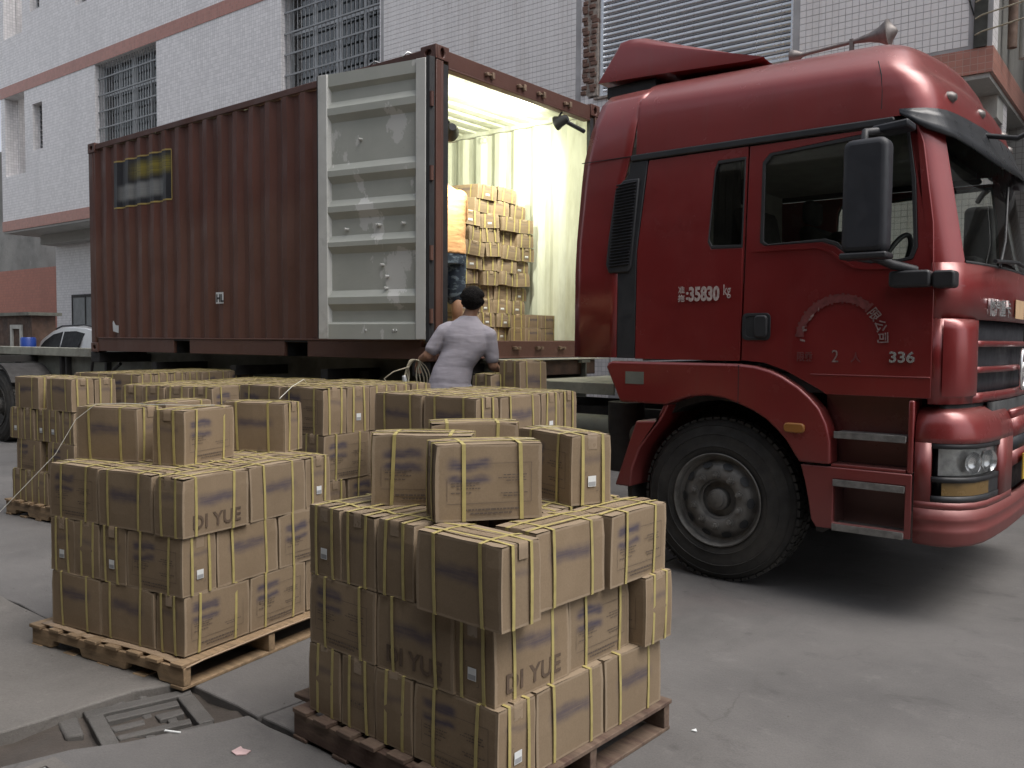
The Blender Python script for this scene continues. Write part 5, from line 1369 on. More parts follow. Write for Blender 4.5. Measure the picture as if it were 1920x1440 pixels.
# ------------------------------------------------------------------ cartons: three shapes, with straps, print and stickers as parts
BL, BW, BH = .390, .192, .272
def carton_meshes(seed, L0=BL, W0=BW, H0=BH, flat=False):
    r_ = random.Random(seed)
    hx, hy = L0 / 2, W0 / 2
    ph = [r_.uniform(0, 6.28) for _ in range(12)]
    sk = (r_.uniform(-.004, .004), r_.uniform(-.004, .004))
    def warp(p):
        x, y, z = p
        u, v, t = x / hx, y / hy, z / H0
        by = .0035 * (1 - u * u) * math.sin(math.pi * t); bz = .0035 * math.sin(math.pi * t) * (1 - v * v)
        y2 = y + (by * v if abs(v) > .98 else 0) + .004 * math.sin(3 * u + ph[0]) * t + sk[1] * t
        x2 = x + (bz * u if abs(u) > .98 else 0) + .0035 * math.sin(3 * t + ph[1]) + sk[0] * t
        cr_ = (abs(u) > .95) * (abs(v) > .95) * (t > .98)      # knocked corners
        kn = .004 + .006 * (.5 + .5 * math.sin(ph[4] + 2 * u + 3 * v))
        z2 = z + (.003 * math.sin(2.5 * u + ph[2]) * (t > .98)) - .003 * max(0, abs(u) - .8) * 5 * (t > .98) * (.5 + .5 * math.sin(ph[3] + 3 * u)) - cr_ * kn * .7
        x2 -= cr_ * kn * .5 * u; y2 -= cr_ * kn * .5 * v
        return (x2, y2, z2)
    m = MB(); uvs = []
    def face(fn, nu, nv, off):
        i = len(m.v)
        for b in range(nv + 1):
            for a in range(nu + 1): m.v.append(warp(fn(a / nu, b / nv)))
        for b in range(nv):
            for a in range(nu):
                k = i + b * (nu + 1) + a
                m.f.append((k, k + 1, k + nu + 2, k + nu + 1))
                uvs.append([(off + (a + da) / nu, (b + db) / nv) for da, db in ((0, 0), (1, 0), (1, 1), (0, 1))])
    face(lambda a, b: (hx - 2 * hx * a, hy, H0 * b), 6, 4, 0)       # +y framed (seen from +y, u runs towards -x)
    face(lambda a, b: (-hx + 2 * hx * a, -hy, H0 * b), 6, 4, 2)     # -y plain
    face(lambda a, b: (hx, -hy + 2 * hy * a, H0 * b), 4, 4, 4)      # +x end
    face(lambda a, b: (-hx, hy - 2 * hy * a, H0 * b), 4, 4, 6)      # -x end
    face(lambda a, b: (-hx + 2 * hx * a, -hy + 2 * hy * b, H0 - .0025), 6, 4, 8)
    face(lambda a, b: (-hx + 2 * hx * a, hy - 2 * hy * b, 0), 6, 4, 10)
    # two top flaps meeting in the middle, their edges a little uneven
    for s_ in (1, -1):
        g1 = .0025 + r_.uniform(0, .002); lift = r_.uniform(0.0, .004)
        rows = []
        for z in (0, .0028):
            pass
        N_ = 8
        top, bot = [], []
        for k in range(N_ + 1):
            x = -hx + .001 + (2 * hx - .002) * k / N_
            ye = s_ * (g1 + .0015 * math.sin(ph[5] + k * 1.7) ** 2)
            yo = s_ * (hy - .001)
            l_ = lift * (1 - abs(2 * k / N_ - 1)) + .0007
            wv = .0015 * math.sin(ph[6] + k * .9)
            top.append([(x, yo, H0 - .0006 + wv * .3), (x, s_ * hy * .5, H0 + .0006 + wv), (x, ye, H0 + .0012 + l_ + wv)])
            bot.append((x, ye, H0 - .003))
        i = len(m.v)
        for row, b_ in zip(top, bot): m.v += [warp((p[0], p[1], p[2])) if False else (warp((p[0], p[1], H0))[0], warp((p[0], p[1], H0))[1], p[2]) for p in row] + [(b_[0] + sk[0], b_[1] + sk[1], b_[2])]
        for k in range(N_):
            for j in range(3):
                a = i + k * 4 + j
                q = (a, a + 1, a + 5, a + 4) if s_ < 0 else (a, a + 4, a + 5, a + 1)
                m.f.append(q); uvs.append([(9, .5)] * 4)
        for k in (0, N_):
            a = i + k * 4; q = (a, a + 1, a + 2, a + 3); m.f.append(q); uvs.append([(9, .5)] * 4)
    me = mesh_of("carton", m, "cardboard", fix=False)
    ul = me.uv_layers.new(name="UVMap")
    li = 0
    for f in uvs:
        for c in f: ul.data[li].uv = c; li += 1
    # straps
    def loop(pts, w_, ax):
        """ribbon round a closed path lying in a plane; ax = axis across the ribbon"""
        mm = MB(); n = len(pts)
        for k in range(n):
            p = Vector(pts[k]); d = Vector(ax) * (w_ / 2)
            c = Vector((0, 0, H0 / 2)); o_ = p + (p - Vector((p.x if ax[0] else 0, p.y if ax[1] else 0, H0 / 2))).normalized() * .0011
            mm.v += [tuple(p - d), tuple(p + d), tuple(o_ + d), tuple(o_ - d)]
        for k in range(n):
            a, b = 4 * k, 4 * ((k + 1) % n)
            for j in range(4): mm.f.append((a + j, a + (j + 1) % 4, b + (j + 1) % 4, b + j))
        return mm
    def path(h1, o1, z0, z1, n=5):
        pts = []
        for k in range(n + 1): pts.append((h1 + o1 + .002 * math.sin(math.pi * k / n), z0 + (z1 - z0) * k / n))
        for k in range(1, n): pts.append((h1 - 2 * h1 * k / n, z1 + .003 + .0022 * math.sin(math.pi * k / n)))
        for k in range(n + 1): pts.append((-h1 - o1 - .002 * math.sin(math.pi * k / n), z1 - (z1 - z0) * k / n))
        return pts
    straps = []
    for x in (-.112 + r_.uniform(-.012, .012), .105 + r_.uniform(-.012, .012)):
        sl = r_.uniform(-.006, .006)
        straps.append(mesh_of("strap", loop([(x + sl * (z / H0 - .5) * 2, y, z) for y, z in path(hy, .0042, .0008, H0 + .0008)], .0138, (1, 0, 0)), "strap", 50))
    for y in (-.05 + r_.uniform(-.006, .006), .045 + r_.uniform(-.006, .006)):
        sl = r_.uniform(-.005, .005)
        straps.append(mesh_of("strap", loop([(x, y + sl * (z / H0 - .5) * 2, z) for x, z in path(hx, .0045, .0008, H0 + .002)], .0138, (0, 1, 0)), "strap", 50))
    # clear brown tape over the top seam and down both ends
    tmb = MB(); tw = .022
    tpath = [(hx + .0036, H0 - .05), (hx + .0036, H0 - .02), (hx + .0030, H0 + .001)] + [(hx - 2 * hx * k / 8, H0 + .0048 + .001 * math.sin(k)) for k in range(9)] + [(-hx - .0030, H0 + .001), (-hx - .0036, H0 - .02), (-hx - .0036, H0 - .055)]
    tmb.grid([[(x, -tw, z), (x, tw, z)] for x, z in tpath])
    tape = mesh_of("tape", tmb, "packing_tape", 40, fix=False)
    # print on the framed face (+y): rounded frame and lines of small type
    pm = MB(); yy = hy + .0035
    def bar(x0, x1, z0, z1, y=yy):
        n = 6 if abs(x1 - x0) > .1 else 1
        pm.grid([[(x0 + (x1 - x0) * k / n, y + .002 * (1 - ((x0 + (x1 - x0) * k / n) / hx) ** 2) * math.sin(math.pi * min(1, max(0, z / H0))), z) for k in range(n + 1)] for z in (z0, z1)])
    fx0, fx1, fz0, fz1 = -.155, .155, .062, .205
    t = .0016
    bar(fx0, fx1, fz0, fz0 + t); bar(fx0, fx0 + t, fz0, fz1); bar(fx1 - t, fx1, fz0 + .01, .15); bar(fx0, fx0 + .155, fz1 - t, fz1)
    def words(x0, x1, z, h):
        x = x1
        while x > x0 + .006:
            w_ = r_.uniform(.006, .018); bar(max(x0, x - w_), x, z, z + h); x -= w_ + .0035
    for z, a, b, h in ((.135, .03, .14, .0035), (.125, .05, .14, .0035), (.115, .03, .12, .0035), (.100, .06, .14, .0035), (.16, -.14, -.05, .0035), (.15, -.13, -.03, .003), (.14, -.14, -.06, .003), (.095, -.14, -.04, .0035), (.085, -.12, -.05, .0035), (.037, -.12, .10, .006), (.024, -.09, .07, .005)): words(a, b, z, h)
    pr_ = mesh_of("print", pm, "ink", fix=False)
    # sticker at the +x end, with a corner bracket each side
    sm_ = MB(); xx = hx + .0038
    sm_.box(xx, xx + .0006, -.020, .018, .070, .112)
    st = mesh_of("sticker", sm_, "sticker")
    st.materials.append(MATS["sticker_grey"]); st.materials.append(MATS["ink"])
    b = MB(); b.v, b.f = list(sm_.v), list(sm_.f)
    b.grid([[(xx + .0008, -.018, .072), (xx + .0008, .016, .072)], [(xx + .0008, -.018, .089), (xx + .0008, .016, .089)]])
    n1 = len(b.f)
    for y0, y1, z0, z1 in ((-.032, -.022, .128, .1295), (-.032, -.0305, .115, .128), (.020, .030, .052, .0535), (.0285, .030, .0535, .066)):
        b.grid([[(xx, y0, z0), (xx, y1, z0)], [(xx, y0, z1), (xx, y1, z1)]])
    st = bpy.data.meshes.new("sticker"); st.from_pydata(b.v, [], b.f)
    for mn in ("sticker", "sticker_grey", "ink"): st.materials.append(MATS[mn])
    for k, p in enumerate(st.polygons): p.material_index = 0 if k < 6 else 1 if k < n1 else 2
    # handling symbols at the -x end: four small framed marks (stacking arrow, umbrella, this way up, glass)
    im = MB(); xx = -hx - .0042
    def ib(y0, y1, z0, z1): im.grid([[(xx, y0, z0), (xx, y1, z0)], [(xx, y0, z1), (xx, y1, z1)]])
    def ip(pts): i = len(im.v); im.v += [(xx, y, z) for y, z in pts]; im.f.append(tuple(range(i, i + len(pts))))
    for k in range(4):
        y0 = -.044 + k * .023; y1 = y0 + .020; z0, z1 = .085, .112; t = .0012; c = (y0 + y1) / 2
        ib(y0, y1, z0, z0 + t); ib(y0, y1, z1 - t, z1); ib(y0, y0 + t, z0, z1); ib(y1 - t, y1, z0, z1)
        if k == 1: ip([(c - .007, .101), (c + .007, .101), (c + .005, .106), (c, .109), (c - .005, .106)]); ib(c - .0008, c + .0008, .09, .101)
        elif k == 2: ip([(c - .005, .100), (c + .005, .100), (c, .108)]); ib(c - .0012, c + .0012, .09, .100)
        elif k == 3: ip([(c - .005, .108), (c + .005, .108), (c + .002, .100), (c - .002, .100)]); ib(c - .0008, c + .0008, .092, .100); ib(c - .004, c + .004, .09, .0915)
        else: ip([(c - .005, .092), (c + .005, .092), (c, .104)])
    ic = mesh_of("handling_symbols", im, "ink", fix=False)
    return dict(tape=tape, box=me, straps=straps, print=pr_, sticker=st, icons=ic)
CART = [carton_meshes(s_) for s_ in (11, 23, 37, 51)]
DIYUE = text_mesh("DI YUE", .088, .0022, .0003, space=1.05)
DIYUE.materials.clear(); DIYUE.materials.append(MATS["ink_pale"])
DIYUE.transform(Matrix(((1.02, 0, 0, -.145), (0, 0, -1, -BW / 2 - .0042), (0, 1, 0, .035), (0, 0, 0, 1))))
DIYUE.name = "lettering"
COUNT = [0]
def carton(loc, rz, label, group, h=BH, var=None, framed=True, sticker=None, icons=True, diyue=False, straps=True, tilt=(0, 0), sx=1.0, sy=1.0, cat="carton"):
    v = CART[rng.randrange(4) if var is None else var]
    o = add("carton", v['box'], None, loc)
    o.rotation_euler = (tilt[0], tilt[1], rz); o.scale = (sx, sy, h / BH)
    tag(o, label, cat, group)
    if straps:
        for s_ in v['straps']: add("strap", s_, o)
        add("tape", v['tape'], o)
        if framed: add("print", v['print'], o)
        if sticker is not None:
            c = add("sticker", v['sticker'], o)
            if sticker < 0: c.rotation_euler.z = math.pi
        if icons and sticker != -1: add("handling_symbols", v['icons'], o)
        if diyue:
            c = add("lettering", DIYUE, o)
    COUNT[0] += 1
    return o
# layer layouts: (a0, a1, b0, b1, kind of faces shown), a from the near corner along the left face, b along the right face
l, w2 = .4, .2
LA = [(0, l, 0, w2, "at the near corner"), (.4, .6, 0, l, "second along the left face"), (.6, .8, 0, l, "third along the left face"), (.8, 1.0, 0, l, "far end of the left face"),
      (0, w2, .2, .6, "middle of the right face"), (0, w2, .6, 1.0, "far end of the right face")]
LAi = [(.2, .6, .4, .6, "inner row one, right"), (.6, 1.0, .4, .6, "inner row one, left"), (.2, .6, .6, .8, "inner row two, right"), (.6, 1.0, .6, .8, "inner row two, left"), (.2, .6, .8, 1.0, "inner row three, right"), (.6, 1.0, .8, 1.0, "inner row three, left")]
LB = [(0, w2, 0, l, "at the near corner"), (.2, .6, 0, w2, "second along the left face"), (.6, 1.0, 0, w2, "far end of the left face"), (0, w2, .4, .8, "middle of the right face"), (0, l, .8, 1.0, "far end of the right face")]
LBi = [(.2, .6, .2, .4, "inner row one, right"), (.6, 1.0, .2, .4, "inner row one, left"), (.2, .6, .4, .6, "inner row two, right"), (.6, 1.0, .4, .6, "inner row two, left"), (.2, .6, .6, .8, "inner row three, right"), (.6, 1.0, .6, .8, "inner row three, left"), (.42, .82, .8, 1.0, "last row, middle")]
NTH = ["first", "second", "third", "fourth", "fifth", "sixth", "seventh", "eighth", "ninth", "tenth", "eleventh"]
ORD = ["bottom", "second", "third", "top"]
def stack(x, y, yaw, z0, h, layers, pname, group, jit=.006, rot=.012):
    """layers: list of lists of (slot, dict)"""
    e1 = Vector((-math.cos(yaw), -math.sin(yaw), 0)); e2 = Vector((-math.sin(yaw), math.cos(yaw), 0))
    for k, lay in enumerate(layers):
        dz = k * (h + .001)
        for slot, kw in lay:
            a0, a1, b0, b1, nm = slot
            kw = dict(kw)
            c = Vector((x, y, z0 + dz)) + e1 * ((a0 + a1) / 2) + e2 * ((b0 + b1) / 2)
            out = kw.pop('out', (0, 0)); c -= e1 * out[0]; c -= e2 * out[1]
            c += Vector((rng.uniform(-jit, jit), rng.uniform(-jit, jit), 0)) * .5
            long_a = (a1 - a0) > (b1 - b0)
            fr = kw.pop('face', rng.random() < .5)      # True: framed face outwards
            rz = yaw if long_a else yaw + math.pi / 2
            if long_a and fr: rz += math.pi
            if not long_a and fr: rz -= math.pi
            rz += rng.uniform(-rot, rot) + kw.pop('turn', 0)
            st = kw.pop('stick', None)          # 'L' left face end, 'R' right face end
            if st is not None:
                want = Vector((0, -1, 0)) if st == 'L' else Vector((1, 0, 0))
                want = Matrix.Rotation(yaw, 3, 'Z') @ want
                xd = Vector((math.cos(rz), math.sin(rz), 0)); kw['sticker'] = 1 if xd.dot(want) > 0 else -1
            lay_nm = kw.pop('layer', ORD[min(k, 3)] if len(layers) > 3 else ["bottom", "second", "top"][k])
            lb = kw.pop('label', None) or f"{lay_nm} layer carton of {pname}, {nm}".replace("top layer carton", "top carton")
            carton(tuple(c), rz, lb, group, h=h, **kw)
        z0 += 0
    return z0 + len(layers) * (h + .001)
G1 = "strapped brown cartons on the pallets"
def U(slots, **kw): return [(s_, dict(kw)) for s_ in slots]
# front left pallet
LX, LY, LYAW, HP = 1.431, -3.114, R(9.37), .127
pallet("pallet", LX + .055, LY - .035, LYAW, 1.14, 1.08, "pale wooden pallet with notched sides under the front left stack beside the drain", "pallet_wood", HP - .009, group="wooden pallets")
shp = []
for k in range(15): t = k / 14; shp.append((LX + .04, LY, t))
e1, e2 = Vector((-math.cos(LYAW), -math.sin(LYAW), 0)), Vector((-math.sin(LYAW), math.cos(LYAW), 0))
rows = []
for a in [i / 12 for i in range(13)]:
    r_ = []
    for b in [i / 12 for i in range(13)]:
        edge = max(0, b * 1 - 0) * 0 + (.010 * max(0, .12 - a) / .12 + .012 * math.sin(b * 9) * max(0, .1 - a)) + .012 * max(0, .1 - b) / .1 * math.sin(a * 11 + 1)
        p = Vector((LX, LY, 0)) + e1 * (-.055 + 1.09 * a) + e2 * (-.030 + 1.09 * b)
        r_.append((p.x, p.y, HP - .004 - max(0, edge)))
    rows.append(r_)
so_ = build("slip_sheet", MB().grid(rows), "plywood", smooth=60, fix=False)
md = so_.modifiers.new("thickness", 'SOLIDIFY'); md.thickness = .004; md.offset = -1
tag(so_, "thin brown sheet with curled edge laid on the pale pallet under the front left stack", "slip sheet")
F_, P_ = dict(face=True), dict(face=False)
pn = "the front left stack"
stack(LX, LY, LYAW, HP, .273, [
    [(LB[0], dict(face=True)), (LB[1], P_), (LB[2], P_), (LB[3], F_), (LB[4], {})],
    [(LA[0], dict(face=True, stick='R', label="corner carton, second layer of the front left stack, framed print and white sticker")), (LA[1], dict(stick='L')), (LA[2], dict(stick='L')), (LA[3], dict(stick='L')), (LA[4], P_), (LA[5], F_)],
    [(LB[0], dict(face=False, diyue=True, stick='L', out=(.012, .012), label="corner carton with DI YUE lettering, third layer of the front left stack")), (LB[1], P_), (LB[2], F_), (LB[3], dict(face=False)), (LB[4], dict(stick='R'))] + U(LBi)], pn, G1)
def loose(cx, cy, yaw, along, z, h, label, **kw):
    """a carton whose near bottom corner is (cx, cy); along 'a' (left face long) or 'b' (right face long)"""
    e1 = Vector((-math.cos(yaw), -math.sin(yaw), 0)); e2 = Vector((-math.sin(yaw), math.cos(yaw), 0))
    A, B = (.395, .196) if along == 'a' else (.196, .395)
    c = Vector((cx, cy, z)) + e1 * A / 2 + e2 * B / 2
    fr = kw.pop('face', True); rz = yaw if along == 'a' else yaw + math.pi / 2
    if fr: rz += math.pi
    st = kw.pop('stick', None)
    if st:
        want = Matrix.Rotation(yaw, 3, 'Z') @ (Vector((0, -1, 0)) if st == 'L' else Vector((1, 0, 0)))
        kw['sticker'] = 1 if Vector((math.cos(rz), math.sin(rz), 0)).dot(want) > 0 else -1
    return carton(tuple(c), rz, label, G1, h=h, **kw)
zl = HP + 3 * .274 + .003
loose(.78, -2.98, R(21), 'a', zl, .272, "loose carton on top of the front left stack, leftmost, plain long side showing", face=False)
loose(1.10, -2.91, R(20), 'b', zl, .272, "loose carton on top of the front left stack at the near corner, framed print showing", face=True)
loose(1.03, -2.26, R(24), 'a', zl, .272, "loose carton on top of the front left stack, rightmost, short end to the right", face=False)
loose(.56, -2.70, R(20), 'b', zl, .272, "loose carton on top of the front left stack, behind the leftmost one", face=False)
# front pallet
RX, RY, RYAW = 3.297, -3.121, R(-1.99)
pallet("pallet", RX + .02, RY - .03, RYAW, 1.08, 1.06, "dark old wooden pallet with reddish edges under the front stack", "pallet_wood_old", HP - .002, notched=False, group="wooden pallets")
tag(build("loose_plank", MB().box(2.10, 2.32, -3.01, -2.90, .092, .112), "pallet_wood_old", bevel=.004), "short grey plank end sticking out left of the front pallet", "plank")
pn = "the front stack"
stack(RX, RY, RYAW, HP, .2705, [
    [(LA[0], dict(face=True, stick='R', label="corner carton in the bottom layer of the front stack, sticker on short end")), (LA[1], {}), (LA[2], {}), (LA[3], {}), (LA[4], P_), (LA[5], P_)],
    [(LB[0], dict(face=False, diyue=True, stick='L', out=(-.02, -.01), label="corner carton with large DI YUE lettering, second layer of the front stack")), (LB[1], dict(face=False, diyue=True, label="carton with faint DI YUE lettering on the left face of the front stack")), (LB[2], F_), (LB[3], dict(face=True, out=(-.03, -.01))), (LB[4], dict(icons=True, face=True, out=(.03, -.02)))],
    [(LA[0], dict(face=False, icons=True, out=(.045, .03), sticker=None)), (LA[1], dict(face=True)), (LA[2], dict(face=True)), (LA[3], dict(stick='L')), (LA[4], P_), (LA[5], dict(face=True, out=(.012, 0)))] + U(LAi)], pn, G1)
zr = HP + 3 * .2715 + .003
def frontal(bx, by, dx, dy, label, **kw):
    """carton whose visible long face starts at (bx, by) and runs along (dx, dy); the box lies behind it"""
    d = Vector((dx, dy, 0)).normalized(); b = Vector((-d.y, d.x, 0))
    c = Vector((bx, by, zr)) + d * .1975 + b * .098
    rz = math.atan2(d.y, d.x) + (math.pi if kw.pop('face', True) else 0)
    return carton(tuple(c), rz, label, G1, h=.272, **kw)
frontal(2.93, -3.03, .58, .81, "loose carton on top of the front stack, foremost, framed print facing the viewer", var=1)
frontal(2.51, -2.955, .79, .61, "loose carton on top of the front stack, leftmost, dark blue print block", var=0)
loose(3.12, -2.47, R(-19.3), 'a', zr, .272, "loose carton on top of the front stack, rightmost, white sticker on its end", face=True, stick='R')
frontal(2.36, -2.47, .70, .72, "loose carton on top of the front stack, behind the other three, only its top showing", face=False)
# the pallets further back
def back_pallet(x, y, yd, zt, wa, wb, label, layers, pname, h=.28):
    hp = zt - len(layers) * (h + .001)
    pallet("pallet", x + .03, y - .03, R(yd), wa + .06, wb + .06, label, "pallet_wood", hp, group="wooden pallets")
    stack(x, y, R(yd), hp, h, layers, pname, G1, jit=.012, rot=.02)
N0 = {}
def rows_a(na, nb):  # long along a
    return [(.4 * i, .4 * i + .4, .2 * j, .2 * j + .2, f"{NTH[j]} row, {NTH[i]} from right") for j in range(nb) for i in range(na)]
def rows_b(na, nb):
    return [(.2 * i, .2 * i + .2, .4 * j, .4 * j + .4, f"{NTH[j]} row, {NTH[i]} from right") for j in range(nb) for i in range(na)]
def U(slots, **kw): return [(s_, dict(kw)) for s_ in slots]
def hid(slots, pn): return [(s_, dict(label=f"carton in the hidden lower layers of {pn}")) for s_ in slots]
pn = "the farthest left stack"
pl_ = [(.02, .42, 0, .2, "front left of two"), (.50, .90, 0, .2, "front right of two")]
pl_ = [(.0, .4, 0, .2, "right of the two in front"), (.52, .92, 0, .2, "left of the two in front")]
sh5 = [(.2 * i, .2 * i + .2, 0, .4, f"{['first', 'second', 'third', 'fourth', 'fifth'][i]} from the right") for i in range(5)]
back_pallet(-2.30, -1.92, 6, 1.235, 1.0, .42, "pale wooden pallet under the farthest left stack", [U(sh5), U(pl_, face=True), U(sh5, stick='L'), U(pl_ + [(.0, .4, .2, .4, "back right"), (.52, .92, .2, .4, "back left")], face=False)], pn, .272)
def tuple_rows(t): return t
S_low = [(0, .2, 0, .4, "at the near corner"), (.2, .4, 0, .4, "left face, second"), (.4, .6, 0, .4, "left face, third"), (.6, .8, 0, .4, "left face, fourth"), (0, .2, .4, .8, "middle of the right face"), (0, .4, .8, 1.0, "right face, far end")]
pn = "the middle stack"
S_top = [(s_[0], s_[1], s_[2], s_[3], f"{['first', 'second', 'third', 'fourth', 'fifth'][i // 2]} row back, {'right' if i % 2 == 0 else 'left'}") for i, s_ in enumerate(rows_a(2, 5))]
top_kw = U(S_top, face=True)
for i in (0, 2): top_kw[i][1]['stick'] = 'R'
lowA = rows_a(2, 5)
back_pallet(.874, -1.869, 4.1, 1.285, .8, 1.0, "wooden pallet under the middle stack behind the front left one", [hid(S_low[:5], pn), U([(.0, .4, 0, .2, "at the near corner"), (.4, .8, 0, .2, "left face, farthest"), (0, .2, .2, .6, "middle of the right face"), (0, .2, .6, 1.0, "right face, farthest")]), U(S_low, face=True), top_kw], pn, .283)
pn = "the stack behind the front one"
T_top = [(0, .4, 0, .2, "front corner"), (.41, .81, 0, .2, "front left"), (0, .2, .2, .6, "right face, second"), (0, .4, .6, .8, "right face, third"), (0, .4, .8, 1.0, "right face, farthest"),
         (.2, .4, .2, .6, "middle right"), (.4, .6, .2, .6, "middle"), (.6, .8, .2, .6, "middle left"), (.41, .81, .6, .8, "back left, nearer"), (.41, .81, .8, 1.0, "back left, farther")]
tk_ = U(T_top, face=False); tk_[3][1]['stick'] = 'R'
back_pallet(1.954, -1.695, 1.3, 1.268, .81, 1.0, "wooden pallet under the stack behind the front stack", [hid(S_low[:2] + S_low[4:5], pn), hid(rows_a(2, 1) + rows_b(1, 2)[1:], pn), hid(S_low[:2] + S_low[4:5], pn), tk_], pn, .283)
for (x, y, yd, zt, nm, lng) in ((-.47, -1.77, 22, 1.235, "the near stack left of the middle one", 'b'), (-.785, -.99, 22, 1.23, "the far stack left of the middle one", 'a'),
                               (-2.55, -1.22, 18, 1.25, "the near stack behind the farthest left", 'a'), (-2.81, -.42, 18, 1.245, "the far stack behind the farthest left", 'b')):
    top_ = (rows_b(4, 2) if lng == 'b' else rows_a(2, 4))
    pallet_near = "near" in nm
    lows = [hid(rows_a(2, 1) + rows_b(1, 2)[1:] if pallet_near else rows_a(2, 1), nm) for _ in range(3)]
    back_pallet(x, y, yd, zt, .8, .8, f"wooden pallet under {nm}", lows + [U(top_, face=True)], nm, .28)
# cartons waiting on the catwalk side of the truck, behind the stack
pallet("pallet", 1.28, -.54, R(-4), .62, .62, "wooden pallet on the ground beside the truck catwalk behind the stacks", "pallet_wood", .13, group="wooden pallets")
stack(1.25, -.50, R(-4), .13, .30, [hid([(0, .4, 0, .2, ""), (0, .2, .2, .6, "")], "the small stack beside the truck"), hid([(0, .2, 0, .4, ""), (.2, .4, 0, .4, "")], "the small stack beside the truck"), hid([(0, .4, 0, .2, ""), (0, .2, .2, .6, "")], "the small stack beside the truck"),
      [((.27, .47, .05, .45, ""), dict(label="low carton with its top just showing beside the man, left of the standing one"))]], "the small stack beside the truck", G1)
carton((1.085, -.19, .13 + 3 * .301), R(-4) + math.pi / 2, "upright carton standing by the truck catwalk below the container sill", G1, h=.40, sx=.75, sy=1.05, sticker=None)
# cartons already loaded inside the container, a leaning wall of them
G2 = "cartons stacked inside the container"
rows_in = [4, 4, 4, 4, 4, 4, 4, 4, 4, 3, 3]
zz = FLZ
bh = .1415
for r_ in range(11):
    n = 4 if r_ < 9 else 3 if r_ == 9 else 2
    shift = [0, .015, -.01, .02, .03, .045, .07, .05, .02, .06, .2][r_]
    for k in range(n):
        y = 1.16 + .14 + k * .272 + shift + rng.uniform(-.018, .018) + (.10 if r_ >= 9 else 0)
        if r_ == 10: y = 1.52 + k * .33
        lean = .012 * r_ if r_ > 3 else 0
        o = carton((-1.0 + rng.uniform(-.03, .03) + lean * .6, y, zz + .0005), rng.uniform(-.09, .09) * (1 + (r_ > 3)), f"{NTH[k]} carton from the left in the {NTH[r_]} row up inside the container", G2,
                   h=bh, sx=1.0, sy=1.36, sticker=1 if rng.random() < .6 else None, icons=False, framed=False, tilt=(R(rng.uniform(-5, 5)) * (r_ > 3), R(rng.uniform(-2, 4)) * (r_ > 3)))
    zz += bh + .002
for k, (y, z, rz_) in enumerate(((1.96, 0, 90), (1.96, .137, 90), (2.24, 0, 90), (2.24, .137, 90))):
    carton((-.62 + .0 * k, y + .06, FLZ + z), R(rz_ + rng.uniform(-2, 2)), f"{'upper' if z else 'lower'} {'left' if k < 2 else 'right'} carton of four right of the container wall", G2, h=.135, sx=.7, sy=1.0, icons=False)
# white packing string over the front left stack
st_ = MB().tube([(-.35, -4.05, .02), (.0, -3.72, .38), (.22, -3.45, .66), (.40, -3.22, .98), (.46, -3.14, 1.16), (.53, -3.07, 1.238), (.66, -2.99, 1.246), (.8, -2.92, 1.243), (.96, -2.80, 1.241), (1.04, -2.7, 1.240)], .0016, 5)
st_.tube([(.9, -2.2, 1.243), (.75, -2.0, 1.30), (.6, -1.8, 1.33), (.5, -1.7, 1.30)], .002, 5)
tag(build("packing_string", st_, "strap_white", smooth=60), "thin white packing string running from the ground over the front left stack", "string")

# ------------------------------------------------------------------ people
def ellip(c, rx, ry, rz, ux, uy, n=14, m_=10):
    """ellipsoid with axes ux, uy, ux x uy"""
    ux, uy = Vector(ux).normalized(), Vector(uy).normalized(); uz = ux.cross(uy)
    mb = MB(); rows = []
    for j in range(m_ + 1):
        t = math.pi * j / m_; r_ = []
        for k in range(n + 1):
            a = 2 * math.pi * k / n
            p = Vector(c) + ux * (rx * math.sin(t) * math.cos(a)) + uy * (ry * math.sin(t) * math.sin(a)) + uz * (rz * math.cos(t))
            r_.append(tuple(p))
        rows.append(r_)
    return mb.grid(rows)
def limb(mb, pts, rs, n=12):
    """tapered limb with rounded ends"""
    P, Rr = [], []
    for (a, ra), (b, rb) in zip(zip(pts, rs), zip(pts[1:], rs[1:])):
        for k in range(5): t = k / 5; P.append(tuple(Vector(a).lerp(Vector(b), t))); Rr.append(ra + (rb - ra) * t)
    P.append(pts[-1]); Rr.append(rs[-1])
    mb.tube(P, Rr, n)
    for p, r_ in ((pts[0], rs[0]), (pts[-1], rs[-1])):
        e = ellip(p, r_ * .98, r_ * .98, r_ * .98, (1, 0, 0), (0, 1, 0)); i = len(mb.v); mb.v += e.v; mb.f += [tuple(i + q for q in f) for f in e.f]
    for p, r_ in list(zip(pts, rs))[1:-1]:
        e = ellip(p, r_, r_, r_, (1, 0, 0), (0, 1, 0)); i = len(mb.v); mb.v += e.v; mb.f += [tuple(i + q for q in f) for f in e.f]
    return mb
def join(a, b):
    i = len(a.v); a.v += b.v; a.f += [tuple(i + q for q in f) for f in b.f]; return a
def rings(secs, right, n=22):
    """closed tube through elliptical rings: (centre, half width along right, half depth, forward)"""
    m = MB(); R0 = Vector(right).normalized(); rows = []
    for c, hw, hd, fwd in secs:
        f = Vector(fwd).normalized()
        rows.append([tuple(Vector(c) + R0 * (hw * math.copysign(abs(math.cos(2 * math.pi * k / n)) ** .85, math.cos(2 * math.pi * k / n))) + f * (hd * math.sin(2 * math.pi * k / n))) for k in range(n)])
    i = 0
    for r_ in rows: m.v += r_
    for j in range(len(rows) - 1):
        for k in range(n):
            m.f.append((j * n + k, j * n + (k + 1) % n, (j + 1) * n + (k + 1) % n, (j + 1) * n + k))
    m.f.append(tuple(reversed(range(n)))); m.f.append(tuple((len(rows) - 1) * n + k for k in range(n)))
    return m
